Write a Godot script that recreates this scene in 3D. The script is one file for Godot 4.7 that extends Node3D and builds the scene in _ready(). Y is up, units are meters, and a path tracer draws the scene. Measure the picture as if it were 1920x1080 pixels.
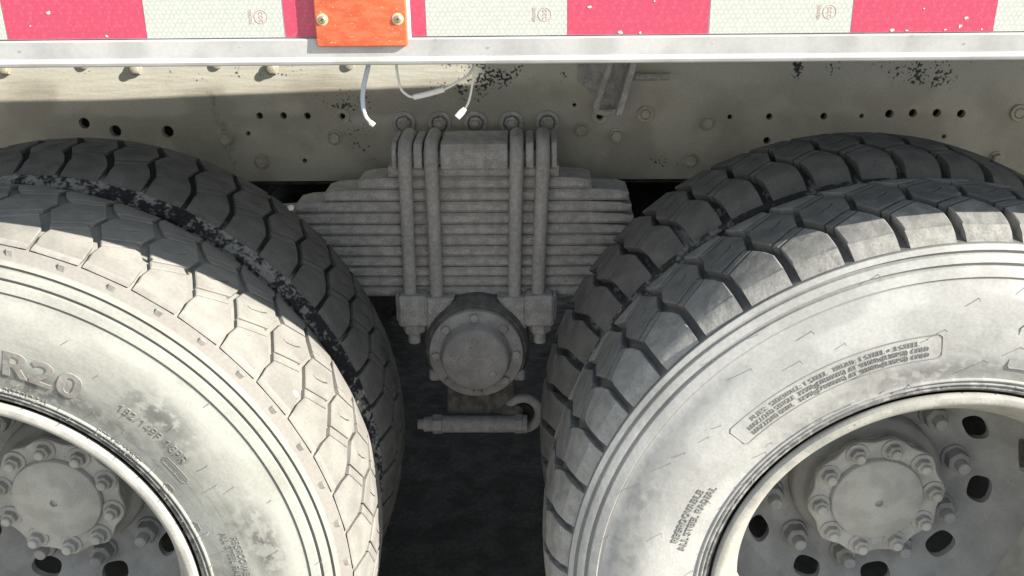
extends Node3D
# Close-up of the rear bogie of a truck: two pairs of dual wheels, leaf spring pack on its trunnion, chassis rail, side panel.
# x runs along the truck, z towards the viewer (0 = face of the outer tyres), y up; wheel axes lie at y = AXLE.

const AXLE := 0.53
const HALF_BASE := 0.675
const TYRE_R := 0.547
const OUTER_Z := -0.135
const INNER_Z := -0.442
const BANDS := [-0.106, -0.1, -0.093, -0.084, -0.072, -0.05, -0.02, 0.01, 0.04, 0.062, 0.075, 0.086, 0.094, 0.1, 0.106]
const SUN_TO := Vector3(2.50, 1.56, 1.0)

var truck: Node3D
var mats := {}
var rng := RandomNumberGenerator.new()


# ---------------------------------------------------------------- mesh collector
class MB:
	var v := PackedVector3Array()
	var n := PackedVector3Array()
	var uv := PackedVector2Array()

	func tri(a: Vector3, b: Vector3, c: Vector3, na: Vector3, nb: Vector3, nc: Vector3, ua := Vector2.ZERO, ub := Vector2.ZERO, uc := Vector2.ZERO) -> void:
		var g := (b - a).cross(c - a)
		if g.dot(na + nb + nc) > 0.0:      # Godot's front faces run clockwise
			v.append(a); v.append(c); v.append(b)
			n.append(na); n.append(nc); n.append(nb)
			uv.append(ua); uv.append(uc); uv.append(ub)
		else:
			v.append(a); v.append(b); v.append(c)
			n.append(na); n.append(nb); n.append(nc)
			uv.append(ua); uv.append(ub); uv.append(uc)

	func flat(a: Vector3, b: Vector3, c: Vector3, away: Vector3) -> void:
		var g := (b - a).cross(c - a)
		if g.length() < 1e-14:
			return
		g = g.normalized()
		if g.dot((a + b + c) / 3.0 - away) < 0.0:
			g = -g
		tri(a, b, c, g, g, g)

	func flat_dir(a: Vector3, b: Vector3, c: Vector3, dir: Vector3) -> void:
		var g := (b - a).cross(c - a)
		if g.length() < 1e-14:
			return
		g = g.normalized()
		if g.dot(dir) < 0.0:
			g = -g
		tri(a, b, c, g, g, g)

	func quad_dir(a: Vector3, b: Vector3, c: Vector3, d: Vector3, dir: Vector3) -> void:
		flat_dir(a, b, c, dir)
		flat_dir(a, c, d, dir)

	func box(c: Vector3, s: Vector3, bev := 0.002) -> void:
		var h := s * 0.5
		var b: float = minf(bev, minf(h.x, minf(h.y, h.z)) * 0.9)
		var p := func(sx: int, sy: int, sz: int, ax: int) -> Vector3:
			var q := Vector3(h.x - b, h.y - b, h.z - b)
			q[ax] = h[ax]
			return c + Vector3(q.x * sx, q.y * sy, q.z * sz)
		for ax in 3:
			var a1 := (ax + 1) % 3
			var a2 := (ax + 2) % 3
			for s0 in [-1, 1]:
				var q := []
				for k in [[-1, -1], [1, -1], [1, 1], [-1, 1]]:
					var sg := [0, 0, 0]
					sg[ax] = s0; sg[a1] = k[0]; sg[a2] = k[1]
					q.append(p.call(sg[0], sg[1], sg[2], ax))
				flat(q[0], q[1], q[2], c)
				flat(q[0], q[2], q[3], c)
				for s1 in [-1, 1]:          # the edge between the faces of axes ax and a1, running along a2
					var sa := [0, 0, 0]
					sa[ax] = s0; sa[a1] = s1; sa[a2] = -1
					var sb: Array = sa.duplicate()
					sb[a2] = 1
					var e0: Vector3 = p.call(sa[0], sa[1], sa[2], ax)
					var e1: Vector3 = p.call(sa[0], sa[1], sa[2], a1)
					var e2: Vector3 = p.call(sb[0], sb[1], sb[2], a1)
					var e3: Vector3 = p.call(sb[0], sb[1], sb[2], ax)
					flat(e0, e1, e2, c)
					flat(e0, e2, e3, c)
		for sx in [-1, 1]:
			for sy in [-1, 1]:
				for sz in [-1, 1]:
					flat(p.call(sx, sy, sz, 0), p.call(sx, sy, sz, 1), p.call(sx, sy, sz, 2), c)

	# polygon in (x, y) drawn out along z from z0 (back) to z1 (front), edges chamfered by bev
	func prism(poly: PackedVector2Array, z0: float, z1: float, bev := 0.002) -> void:
		if Geometry2D.is_polygon_clockwise(poly):
			poly.reverse()
		var m := poly.size()
		var inner := PackedVector2Array()
		for i in m:
			var d0 := (poly[i] - poly[(i + m - 1) % m]).normalized()
			var d1 := (poly[(i + 1) % m] - poly[i]).normalized()
			var n0 := Vector2(-d0.y, d0.x)
			var n1 := Vector2(-d1.y, d1.x)
			var k := (n0 + n1) / maxf(0.35, 1.0 + n0.dot(n1))
			inner.append(poly[i] + k * bev)
		var idx := Geometry2D.triangulate_polygon(inner)
		for z in [[z0, -1.0], [z1, 1.0]]:
			for t in range(0, idx.size(), 3):
				var a := inner[idx[t]]
				var b := inner[idx[t + 1]]
				var c := inner[idx[t + 2]]
				flat_dir(Vector3(a.x, a.y, z[0]), Vector3(b.x, b.y, z[0]), Vector3(c.x, c.y, z[0]), Vector3(0, 0, z[1]))
		for i in m:
			var j := (i + 1) % m
			var d := (poly[j] - poly[i]).normalized()
			var o := Vector3(d.y, -d.x, 0)
			var a := poly[i]
			var b := poly[j]
			quad_dir(Vector3(a.x, a.y, z0 + bev), Vector3(b.x, b.y, z0 + bev), Vector3(b.x, b.y, z1 - bev), Vector3(a.x, a.y, z1 - bev), o)
			var ia := inner[i]
			var ib := inner[j]
			quad_dir(Vector3(a.x, a.y, z1 - bev), Vector3(b.x, b.y, z1 - bev), Vector3(ib.x, ib.y, z1), Vector3(ia.x, ia.y, z1), o + Vector3(0, 0, 1))
			quad_dir(Vector3(a.x, a.y, z0 + bev), Vector3(b.x, b.y, z0 + bev), Vector3(ib.x, ib.y, z0), Vector3(ia.x, ia.y, z0), o - Vector3(0, 0, 1))

	# profile of (radius, z) turned round the z axis; shares normals where neighbours bend less than 35 degrees; u runs round, v as given by vmap(radius)
	func lathe(prof: PackedVector2Array, segs: int, centre := Vector3.ZERO, vfrom := 0.0, vspan := 1.0, wobble := 0.0) -> void:
		var m := prof.size()
		var sn := []
		for i in m - 1:
			var d := (prof[i + 1] - prof[i]).normalized()
			sn.append(Vector2(d.y, -d.x))          # sign settled below
		# orient: the caller lists profiles so that (dz, -dr) points outwards; verify with the first clearly radial or front piece is left to the caller
		for i in m - 1:
			var n0: Vector2 = sn[i]
			var n1: Vector2 = sn[i]
			if i > 0 and sn[i - 1].dot(sn[i]) > 0.82:
				n0 = (sn[i - 1] + sn[i]).normalized()
			if i < m - 2 and sn[i + 1].dot(sn[i]) > 0.82:
				n1 = (sn[i + 1] + sn[i]).normalized()
			var p := prof[i]
			var q := prof[i + 1]
			var v0 := (p.x - vfrom) / vspan
			var v1 := (q.x - vfrom) / vspan
			for s in segs:
				var a0 := TAU * s / segs
				var a1 := TAU * (s + 1) / segs
				var c0 := cos(a0); var s0 := sin(a0)
				var c1 := cos(a1); var s1 := sin(a1)
				var w0 := wobble * (sin(a0 * 3.0 + 1.3) + 0.6 * sin(a0 * 7.0 + p.x * 40.0))
				var w1 := wobble * (sin(a1 * 3.0 + 1.3) + 0.6 * sin(a1 * 7.0 + p.x * 40.0))
				var A := centre + Vector3(p.x * c0, p.x * s0, p.y + w0)
				var B := centre + Vector3(p.x * c1, p.x * s1, p.y + w1)
				var C := centre + Vector3(q.x * c1, q.x * s1, q.y + w1)
				var D := centre + Vector3(q.x * c0, q.x * s0, q.y + w0)
				var nA := Vector3(n0.x * c0, n0.x * s0, n0.y)
				var nB := Vector3(n0.x * c1, n0.x * s1, n0.y)
				var nC := Vector3(n1.x * c1, n1.x * s1, n1.y)
				var nD := Vector3(n1.x * c0, n1.x * s0, n1.y)
				var u0 := float(s) / segs
				var u1 := float(s + 1) / segs
				if p.x > 1e-6:
					tri(A, B, C, nA, nB, nC, Vector2(u0, v0), Vector2(u1, v0), Vector2(u1, v1))
				if q.x > 1e-6:
					tri(A, C, D, nA, nC, nD, Vector2(u0, v0), Vector2(u1, v1), Vector2(u0, v1))

	func tube(pts: PackedVector3Array, rad: float, sides := 10, caps := true) -> void:
		var m := pts.size()
		var up := Vector3(0.31, 0.17, 0.93).normalized()
		var rings := []
		var dirs := []
		for i in m:
			var d := (pts[mini(i + 1, m - 1)] - pts[maxi(i - 1, 0)]).normalized()
			if absf(d.dot(up)) > 0.97:
				up = Vector3(0.9, 0.3, 0.1).normalized()
			var x := up.cross(d).normalized()
			var y := d.cross(x)
			up = y
			var ring := []
			for k in sides:
				var a := TAU * k / sides
				ring.append(x * cos(a) + y * sin(a))
			rings.append(ring)
			dirs.append(d)
		for i in m - 1:
			for k in sides:
				var l := (k + 1) % sides
				var r0: Array = rings[i]
				var r1: Array = rings[i + 1]
				tri(pts[i] + r0[k] * rad, pts[i] + r0[l] * rad, pts[i + 1] + r1[l] * rad, r0[k], r0[l], r1[l])
				tri(pts[i] + r0[k] * rad, pts[i + 1] + r1[l] * rad, pts[i + 1] + r1[k] * rad, r0[k], r1[l], r1[k])
		if caps:
			for e in [0, m - 1]:
				var dd: Vector3 = dirs[e] * (1.0 if e else -1.0)
				for k in sides:
					var r: Array = rings[e]
					flat_dir(pts[e], pts[e] + r[k] * rad, pts[e] + r[(k + 1) % sides] * rad, dd)

	func add(o: MB, t: Transform3D) -> void:
		for i in o.v.size():
			v.append(t * o.v[i])
			n.append((t.basis * o.n[i]).normalized())
			uv.append(o.uv[i])

	func surface(into: ArrayMesh, mat: Material) -> void:
		if v.is_empty():
			return
		var arr := []
		arr.resize(Mesh.ARRAY_MAX)
		arr[Mesh.ARRAY_VERTEX] = v
		arr[Mesh.ARRAY_NORMAL] = n
		arr[Mesh.ARRAY_TEX_UV] = uv
		into.add_surface_from_arrays(Mesh.PRIMITIVE_TRIANGLES, arr)
		into.surface_set_material(into.get_surface_count() - 1, mat)

	func mesh(mat: Material) -> ArrayMesh:
		var m := ArrayMesh.new()
		surface(m, mat)
		return m


# ---------------------------------------------------------------- scene helpers
func put(called: String, mesh: Mesh, parent: Node3D, at := Vector3.ZERO, label := "") -> MeshInstance3D:
	var o := MeshInstance3D.new()
	o.name = numbered(called, parent)
	o.mesh = mesh
	o.position = at
	parent.add_child(o, true)
	if label:
		o.set_meta("label", label)
	return o


func numbered(called: String, parent: Node) -> String:
	if not parent.has_node(called):
		return called
	var key := "count_" + called
	var k: int = parent.get_meta(key, 0) + 1
	parent.set_meta(key, k)
	return "%s_%03d" % [called, k]


func node(called: String, parent: Node3D, at := Vector3.ZERO, label := "") -> Node3D:
	var o := Node3D.new()
	o.name = numbered(called, parent)
	o.position = at
	parent.add_child(o, true)
	if label:
		o.set_meta("label", label)
	return o


func lin(r: float, g: float, b: float) -> Color:
	return Color(r, g, b).linear_to_srgb()


func noise_bytes(size: int, sd: int, freq: float, octaves: int, kind := FastNoiseLite.TYPE_SIMPLEX_SMOOTH, high := 0) -> PackedByteArray:
	var f := FastNoiseLite.new()
	f.seed = sd
	f.noise_type = kind
	f.frequency = freq
	f.fractal_octaves = octaves
	var im := f.get_seamless_image(size, high if high else size)
	im.convert(Image.FORMAT_L8)
	return im.get_data()


func texture(w: int, h: int, data: PackedByteArray, fmt := Image.FORMAT_RGB8) -> ImageTexture:
	return ImageTexture.create_from_image(Image.create_from_data(w, h, false, fmt, data))


# two-tone grime: albedo mixes a and b (linear) by coarse noise, with fine grain and sparse specks of c
func grime(size: int, sd: int, a: Color, b: Color, c: Color, specks := 0.1, grain := 0.25, coarse := 0.012) -> ImageTexture:
	var n0 := noise_bytes(size, sd, coarse, 5)
	var n1 := noise_bytes(size, sd + 1, 0.16, 2)
	var n2 := noise_bytes(size, sd + 2, 0.06, 4)
	var n3 := noise_bytes(size, sd + 3, 0.003, 3)
	var out := PackedByteArray()
	out.resize(size * size * 3)
	for i in size * size:
		var t := smoothstep(0.25, 0.75, n0[i] / 255.0)
		var col := a.lerp(b, t)
		col = col * (1.0 + grain * (n1[i] / 255.0 - 0.5) * 2.0 + 0.25 * (n3[i] / 255.0 - 0.5))
		var s := smoothstep(1.0 - specks, 1.0 - specks * 0.6, n2[i] / 255.0)
		col = col.lerp(c, s)
		col = col.linear_to_srgb()
		out[i * 3] = clampi(int(col.r * 255.0), 0, 255)
		out[i * 3 + 1] = clampi(int(col.g * 255.0), 0, 255)
		out[i * 3 + 2] = clampi(int(col.b * 255.0), 0, 255)
	return texture(size, size, out)


func rough_mat(called: String, tex: Texture2D, scale: float, rough := 0.9, bump: Texture2D = null, height := 0.0) -> StandardMaterial3D:
	var m := StandardMaterial3D.new()
	m.resource_name = called
	m.albedo_texture = tex
	m.roughness = rough
	m.metallic_specular = 0.3
	m.uv1_triplanar = true
	m.uv1_world_triplanar = true
	m.uv1_scale = Vector3.ONE * scale
	m.texture_filter = BaseMaterial3D.TEXTURE_FILTER_LINEAR_WITH_MIPMAPS
	if bump:
		m.heightmap_enabled = true
		m.heightmap_texture = bump
		m.heightmap_scale = height
	mats[called] = m
	return m


func plain(called: String, c: Color, rough := 0.7, metal := 0.0) -> StandardMaterial3D:
	var m := StandardMaterial3D.new()
	m.resource_name = called
	m.albedo_color = c
	m.roughness = rough
	m.metallic = metal
	mats[called] = m
	return m


func grey_tex(size: int, sd: int, freq: float, oct: int) -> ImageTexture:
	return texture(size, size, noise_bytes(size, sd, freq, oct), Image.FORMAT_L8)


# ---------------------------------------------------------------- start
func _ready() -> void:
	rng.seed = 7
	var cam := Camera3D.new()
	cam.name = "camera"
	var pitch := -0.3728
	cam.transform = Transform3D(Basis.from_euler(Vector3(pitch, 0.0181, -0.0106)), Vector3(0.1069, 0.8955 + AXLE, 1.1155))
	cam.fov = rad_to_deg(2.0 * atan(540.0 / 1791.3))
	cam.near = 0.02
	cam.far = 400.0
	cam.current = true
	add_child(cam)

	var env := Environment.new()
	var sky := Sky.new()
	var sm := ProceduralSkyMaterial.new()
	sm.sky_top_color = Color(0.60, 0.655, 0.73)
	sm.sky_horizon_color = Color(0.90, 0.91, 0.90)
	sm.sky_curve = 0.16
	sm.ground_bottom_color = Color(0.35, 0.33, 0.3)
	sm.ground_horizon_color = Color(0.7, 0.7, 0.68)
	sky.sky_material = sm
	env.background_mode = Environment.BG_SKY
	env.sky = sky
	env.background_energy_multiplier = 0.95
	env.tonemap_mode = Environment.TONE_MAPPER_LINEAR
	env.tonemap_exposure = 2.32
	env.sdfgi_enabled = true
	env.ssao_enabled = true
	env.ssil_enabled = true
	var we := WorldEnvironment.new()
	we.name = "world_environment"
	we.environment = env
	add_child(we)

	var sun := DirectionalLight3D.new()
	sun.name = "sun"
	sun.light_color = Color(1.0, 0.98, 0.94)
	sun.light_energy = 1.6
	sun.light_angular_distance = 0.4
	sun.shadow_enabled = true
	add_child(sun)
	sun.look_at_from_position(SUN_TO.normalized() * 20.0, Vector3.ZERO, Vector3.UP)

	materials()
	setting()
	truck = Node3D.new()
	truck.name = "truck"
	truck.set_meta("label", "dusty heavy truck with dual wheels, leaf spring and red and white reflective tape")
	truck.set_meta("category", "truck")
	add_child(truck)
	chassis()
	spring()
	trunnion()
	side_panel()
	wheels()
	wires()
	pebbles()


func materials() -> void:
	var bump_fine := grey_tex(512, 91, 0.09, 4)
	var bump_pit := grey_tex(512, 97, 0.035, 5)
	rough_mat("tread_right", grime(512, 11, Color(0.13, 0.126, 0.118), Color(0.18, 0.174, 0.162), Color(0.28, 0.266, 0.235), 0.16, 0.22, 0.02), 2.6, 0.85, bump_fine, 0.06)
	rough_mat("tread_left", grime(512, 21, Color(0.205, 0.196, 0.18), Color(0.265, 0.252, 0.228), Color(0.14, 0.136, 0.128), 0.10, 0.14, 0.014), 2.3, 0.9, bump_fine, 0.05)
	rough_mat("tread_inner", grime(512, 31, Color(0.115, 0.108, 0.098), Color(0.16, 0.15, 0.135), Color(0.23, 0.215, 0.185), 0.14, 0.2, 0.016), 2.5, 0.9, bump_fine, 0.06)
	rough_mat("lug_side_right", grime(512, 41, Color(0.225, 0.218, 0.2), Color(0.31, 0.3, 0.275), Color(0.15, 0.145, 0.132), 0.2, 0.25, 0.03), 3.0, 0.95, bump_pit, 0.12)
	rough_mat("lug_top_right", grime(512, 43, Color(0.18, 0.176, 0.165), Color(0.26, 0.252, 0.232), Color(0.13, 0.127, 0.12), 0.14, 0.22, 0.025), 3.0, 0.9, bump_pit, 0.08)
	rough_mat("lug_side_left", grime(512, 51, Color(0.225, 0.213, 0.195), Color(0.29, 0.274, 0.247), Color(0.18, 0.168, 0.152), 0.12, 0.14, 0.02), 3.0, 0.95, bump_pit, 0.06)
	rough_mat("steel_dusty", grime(512, 61, Color(0.355, 0.328, 0.306), Color(0.46, 0.428, 0.398), Color(0.57, 0.54, 0.5), 0.2, 0.34, 0.02), 3.4, 0.92, bump_fine, 0.12)
	rough_mat("steel_dark", grime(512, 71, Color(0.11, 0.102, 0.093), Color(0.18, 0.168, 0.15), Color(0.045, 0.042, 0.038), 0.16, 0.3, 0.018), 3.4, 0.85, bump_pit, 0.12)
	rough_mat("cast_crust", grime(512, 81, Color(0.31, 0.287, 0.268), Color(0.39, 0.362, 0.335), Color(0.15, 0.138, 0.126), 0.14, 0.3, 0.012), 3.2, 0.95, bump_fine, 0.07)
	rough_mat("hub_dust", grime(512, 101, Color(0.315, 0.308, 0.285), Color(0.385, 0.376, 0.345), Color(0.21, 0.2, 0.175), 0.14, 0.12, 0.012), 3.0, 0.9, bump_fine, 0.04)
	rough_mat("disc_dust", grime(512, 111, Color(0.225, 0.222, 0.212), Color(0.31, 0.305, 0.29), Color(0.14, 0.136, 0.12), 0.12, 0.12, 0.012), 2.4, 0.9, bump_fine, 0.04)
	rough_mat("rim_paint", grime(512, 121, Color(0.29, 0.28, 0.25), Color(0.38, 0.367, 0.325), Color(0.17, 0.162, 0.14), 0.12, 0.08, 0.015), 2.6, 0.75, bump_fine, 0.03)
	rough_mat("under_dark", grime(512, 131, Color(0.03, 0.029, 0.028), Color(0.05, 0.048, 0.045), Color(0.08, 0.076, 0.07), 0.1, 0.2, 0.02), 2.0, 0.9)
	rough_mat("trim", grime(512, 141, Color(0.36, 0.355, 0.342), Color(0.45, 0.444, 0.43), Color(0.25, 0.242, 0.22), 0.12, 0.06, 0.010), 2.0, 0.5)
	rough_mat("shade_sheet_dark", grime(512, 151, Color(0.056, 0.053, 0.047), Color(0.082, 0.078, 0.07), Color(0.13, 0.124, 0.112), 0.10, 0.3, 0.02), 0.9, 0.95, bump_pit, 0.8)  # dark tone of the sheet that deepens shade below the truck
	rough_mat("concrete", grime(512, 161, Color(0.24, 0.23, 0.20), Color(0.31, 0.295, 0.26), Color(0.25, 0.24, 0.2), 0.1, 0.1, 0.02), 0.5, 0.95)
	plain("panel_white", lin(0.62, 0.62, 0.6), 0.5)
	plain("black", lin(0.012, 0.012, 0.012), 0.8)
	plain("wire_grey", lin(0.42, 0.47, 0.55), 0.5)
	plain("wire_white", lin(0.62, 0.6, 0.55), 0.6)
	plain("connector", lin(0.75, 0.74, 0.70), 0.5)
	plain("screw_steel", lin(0.42, 0.36, 0.24), 0.4, 0.7)
	plain("stone", lin(0.72, 0.70, 0.64), 0.8)
	plain("print_red", lin(0.50, 0.33, 0.30), 0.6)


func setting() -> void:
	var g := MB.new()
	var step := 40.0
	for i in range(-5, 5):
		for j in range(-5, 5):
			g.quad_dir(Vector3(i, 0, j) * step, Vector3(i + 1, 0, j) * step, Vector3(i + 1, 0, j + 1) * step, Vector3(i, 0, j + 1) * step, Vector3.UP)
	var o := put("ground", g.mesh(mats.concrete), self)
	o.set_meta("kind", "structure")
	o.set_meta("label", "pale sunlit concrete yard round the truck")
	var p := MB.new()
	p.quad_dir(Vector3(-9, 0.004, -2.5), Vector3(9, 0.004, -2.5), Vector3(9, 0.004, -0.12), Vector3(-9, 0.004, -0.12), Vector3.UP)  # dark sheet added where the truck shades the ground
	var q := put("shade_sheet", p.mesh(mats.shade_sheet_dark), self)
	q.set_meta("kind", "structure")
	q.set_meta("label", "dark sheet laid on the ground to deepen the shade below the truck")


# ---------------------------------------------------------------- chassis rail
func hex_bolt(rad: float, h: float) -> MB:
	var poly := PackedVector2Array()
	for k in 6:
		poly.append(Vector2.from_angle(TAU * k / 6.0 + 0.2) * rad)
	var m := MB.new()
	m.prism(poly, -0.002, h, rad * 0.16)
	return m


func washer(r_in: float, r_out: float, h: float) -> MB:
	var m := MB.new()
	m.lathe(PackedVector2Array([Vector2(r_out, -0.002), Vector2(r_out, h - 0.001), Vector2(r_out - 0.001, h), Vector2(r_in, h), Vector2(r_in, -0.002)]), 28)
	return m


func disc_cap(r: float, h: float, round := 0.002) -> MB:
	var m := MB.new()
	m.lathe(PackedVector2Array([Vector2(r, -0.002), Vector2(r, h - round), Vector2(r - round * 0.4, h - round * 0.35), Vector2(r - round, h), Vector2(0, h)]), 24)
	return m


# paint of the rail: beige grey with dark chips where the photograph shows them
func rail_texture() -> ImageTexture:
	var w := 2048
	var h := 256
	var n0 := noise_bytes(w, 201, 0.006, 4, FastNoiseLite.TYPE_SIMPLEX_SMOOTH, h)
	var n1 := noise_bytes(w, 202, 0.16, 3, FastNoiseLite.TYPE_SIMPLEX_SMOOTH, h)
	var n2 := noise_bytes(w, 203, 0.05, 4, FastNoiseLite.TYPE_CELLULAR, h)
	var n3 := noise_bytes(w, 204, 0.03, 4, FastNoiseLite.TYPE_SIMPLEX_SMOOTH, h)
	# x, y, half width, half height, strength of chip clusters
	var spots := [[0.023, 0.593, 0.12, 0.05, 1.0], [-0.024, 0.569, 0.1, 0.05, 0.8], [-0.26, 0.531, 0.09, 0.05, 0.75], [-0.241, 0.454, 0.06, 0.07, 0.6], [0.656, 0.6, 0.014, 0.028, 1.5], [0.727, 0.603, 0.03, 0.03, 0.8], [0.808, 0.589, 0.05, 0.03, 0.7], [0.921, 0.589, 0.1, 0.05, 1.0], [-0.591, 0.589, 0.07, 0.05, 0.5], [-0.808, 0.598, 0.12, 0.03, 0.4], [-0.43, 0.598, 0.2, 0.03, 0.45], [0.184, 0.584, 0.02, 0.05, 0.9], [0.212, 0.463, 0.06, 0.05, 0.4], [0.392, 0.406, 0.1, 0.05, 0.5]]
	var out := PackedByteArray()
	out.resize(w * h * 3)
	for y in h:
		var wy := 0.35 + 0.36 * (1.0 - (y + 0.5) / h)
		for x in w:
			var i := y * w + x
			var wx := -1.4 + 2.9 * (x + 0.5) / w
			var t := n0[i] / 255.0
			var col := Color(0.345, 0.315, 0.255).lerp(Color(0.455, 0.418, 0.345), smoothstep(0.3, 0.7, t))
			col = col.lerp(Color(0.53, 0.51, 0.43), 0.9 * smoothstep(0.545, 0.60, wy + 0.05 * (n0[i] / 255.0 - 0.5)))  # upper band painted paler to brighten the sunlit strip
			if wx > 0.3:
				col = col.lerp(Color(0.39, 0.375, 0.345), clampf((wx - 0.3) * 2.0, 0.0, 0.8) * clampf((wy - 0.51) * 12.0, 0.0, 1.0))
			col = col * (0.92 + 0.16 * n1[i] / 255.0)
			var k := 0.0
			for s in spots:
				var d := Vector2((wx - s[0]) / s[2], (wy - s[1]) / s[3]).length_squared()
				if d < 4.0:
					k = maxf(k, s[4] * exp(-d * 1.2))
			var c := smoothstep(0.86 - 0.36 * k, 0.90 - 0.36 * k, n3[i] / 255.0 * 0.35 + n1[i] / 255.0 * 0.65)
			if k > 0.02:
				col = col.lerp(Color(0.03, 0.031, 0.034), c * minf(1.0, k * 2.2))
			# oily run on the left
			var run := absf(wx + 0.548 - (0.56 - wy) * 0.22 - 0.03 * (n3[i] / 255.0 - 0.5))
			if wy < 0.563 and wy > 0.39:
				col = col.lerp(Color(0.08, 0.078, 0.066), 0.7 * smoothstep(0.020, 0.004, run + 0.012 * (n3[i] / 255.0)) * smoothstep(0.3, 0.65, n3[i] / 255.0 * 0.5 + n1[i] / 255.0 * 0.5))
			var g := smoothstep(0.62, 0.8, n0[(i * 7 + 991) % (w * h)] / 255.0) * 0.0
			col = col * (1.0 - g)
			col = col.linear_to_srgb()
			out[i * 3] = clampi(int(col.r * 255.0), 0, 255)
			out[i * 3 + 1] = clampi(int(col.g * 255.0), 0, 255)
			out[i * 3 + 2] = clampi(int(col.b * 255.0), 0, 255)
	return texture(w, h, out)


func chassis() -> void:
	var zf := -0.86
	var m := StandardMaterial3D.new()
	m.resource_name = "rail_paint"
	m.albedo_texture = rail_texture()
	m.roughness = 0.75
	m.heightmap_enabled = true
	m.heightmap_texture = grey_tex(512, 231, 0.05, 5)
	m.heightmap_scale = 0.06
	m.uv1_scale = Vector3.ONE
	# the web is cut by the punched holes: each hole is a short open pocket in a panel ring
	var holes := [[-0.451, 0.510, 0.0072], [-0.401, 0.510, 0.0072], [-0.351, 0.509, 0.0072], [0.607, 0.501, 0.0068], [0.606, 0.451, 0.0072], [0.719, 0.501, 0.0072],
		[-0.479, 0.473, 0.0048], [-0.365, 0.414, 0.0048], [0.526, 0.501, 0.0053], [0.797, 0.501, 0.0048], [0.972, 0.457, 0.0044], [0.853, 0.505, 0.0086], [0.901, 0.506, 0.0086], [0.950, 0.506, 0.0086], [1.0, 0.504, 0.0086],
		[-0.821, 0.497, 0.0115], [-0.758, 0.480, 0.0125], [-0.648, 0.478, 0.0125], [-0.278, 0.508, 0.0058], [0.257, 0.504, 0.0068], [0.204, 0.528, 0.004]]
	var b := MB.new()
	holes.sort_custom(func(p, q): return p[0] < q[0])
	# columns: one per hole (a square cell with a round hole), plain strips elsewhere; x ranges of holes never overlap, else they share a column
	var cols := []
	for hq in holes:
		var r: float = hq[2] * 1.6
		if cols.size() and hq[0] - r < cols[-1][1]:
			cols[-1][1] = maxf(cols[-1][1], hq[0] + r)
			cols[-1][2].append(hq)
		else:
			cols.append([hq[0] - r, hq[0] + r, [hq]])
	var y0 := 0.370
	var y1 := 0.690
	var uvf := func(x: float, y: float) -> Vector2:
		return Vector2((x + 1.4) / 2.9, 1.0 - (y - 0.35) / 0.36)
	var rect := func(xa: float, ya: float, xb: float, yb: float) -> void:
		var A := Vector3(xa, ya, zf); var B := Vector3(xb, ya, zf); var C := Vector3(xb, yb, zf); var D := Vector3(xa, yb, zf)
		var nn := Vector3(0, 0, 1)
		b.tri(A, B, C, nn, nn, nn, uvf.call(xa, ya), uvf.call(xb, ya), uvf.call(xb, yb))
		b.tri(A, C, D, nn, nn, nn, uvf.call(xa, ya), uvf.call(xb, yb), uvf.call(xa, yb))
	var at := -3.2
	for c in cols:
		rect.call(at, y0, c[0], y1)
		var hs: Array = c[2]
		hs.sort_custom(func(p, q): return p[1] < q[1])
		var ya := y0
		for hq in hs:
			var r: float = hq[2]
			var cy: float = hq[1]
			var hb := r * 1.6
			rect.call(c[0], ya, c[1], cy - hb)
			ya = cy + hb
			# ring between the cell's edge and the hole
			var cell := PackedVector2Array()
			var ring := PackedVector2Array()
			for k in 24:
				var a := TAU * k / 24.0
				var d := Vector2.from_angle(a)
				ring.append(Vector2(hq[0], cy) + d * r)
				var sx: float = (c[1] - hq[0] if d.x > 0 else hq[0] - c[0]) / maxf(absf(d.x), 1e-5)
				var sy: float = hb / maxf(absf(d.y), 1e-5)
				cell.append(Vector2(hq[0], cy) + d * minf(sx, sy))
			for corner in [Vector2(c[1], cy + hb), Vector2(c[0], cy + hb), Vector2(c[0], cy - hb), Vector2(c[1], cy - hb)]:
				var ka := 0
				var da := fposmod((corner - Vector2(hq[0], cy)).angle(), TAU)
				ka = int(da / (TAU / 24.0))
				var kn := (ka + 1) % 24
				b.tri(Vector3(cell[ka].x, cell[ka].y, zf), Vector3(corner.x, corner.y, zf), Vector3(cell[kn].x, cell[kn].y, zf), Vector3.BACK, Vector3.BACK, Vector3.BACK, uvf.call(cell[ka].x, cell[ka].y), uvf.call(corner.x, corner.y), uvf.call(cell[kn].x, cell[kn].y))
			for k in 24:
				var l := (k + 1) % 24
				var P := cell[k]; var Q := cell[l]; var R := ring[l]; var S := ring[k]
				b.tri(Vector3(P.x, P.y, zf), Vector3(Q.x, Q.y, zf), Vector3(R.x, R.y, zf), Vector3.BACK, Vector3.BACK, Vector3.BACK, uvf.call(P.x, P.y), uvf.call(Q.x, Q.y), uvf.call(R.x, R.y))
				b.tri(Vector3(P.x, P.y, zf), Vector3(R.x, R.y, zf), Vector3(S.x, S.y, zf), Vector3.BACK, Vector3.BACK, Vector3.BACK, uvf.call(P.x, P.y), uvf.call(R.x, R.y), uvf.call(S.x, S.y))
				var cc := Vector3(hq[0], cy, zf)
				b.quad_dir(Vector3(S.x, S.y, zf), Vector3(R.x, R.y, zf), Vector3(R.x, R.y, zf - 0.016), Vector3(S.x, S.y, zf - 0.016), cc - Vector3(S.x, S.y, zf))
		rect.call(c[0], ya, c[1], y1)
		at = c[1]
	rect.call(at, y0, 3.4, y1)
	# flanges and the back of the web
	var fl := MB.new()
	fl.box(Vector3(0.1, y0 - 0.0045, zf - 0.045), Vector3(6.6, 0.009, 0.09), 0.002)
	fl.box(Vector3(0.1, y1 + 0.0045, zf - 0.045), Vector3(6.6, 0.009, 0.09), 0.002)
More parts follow.
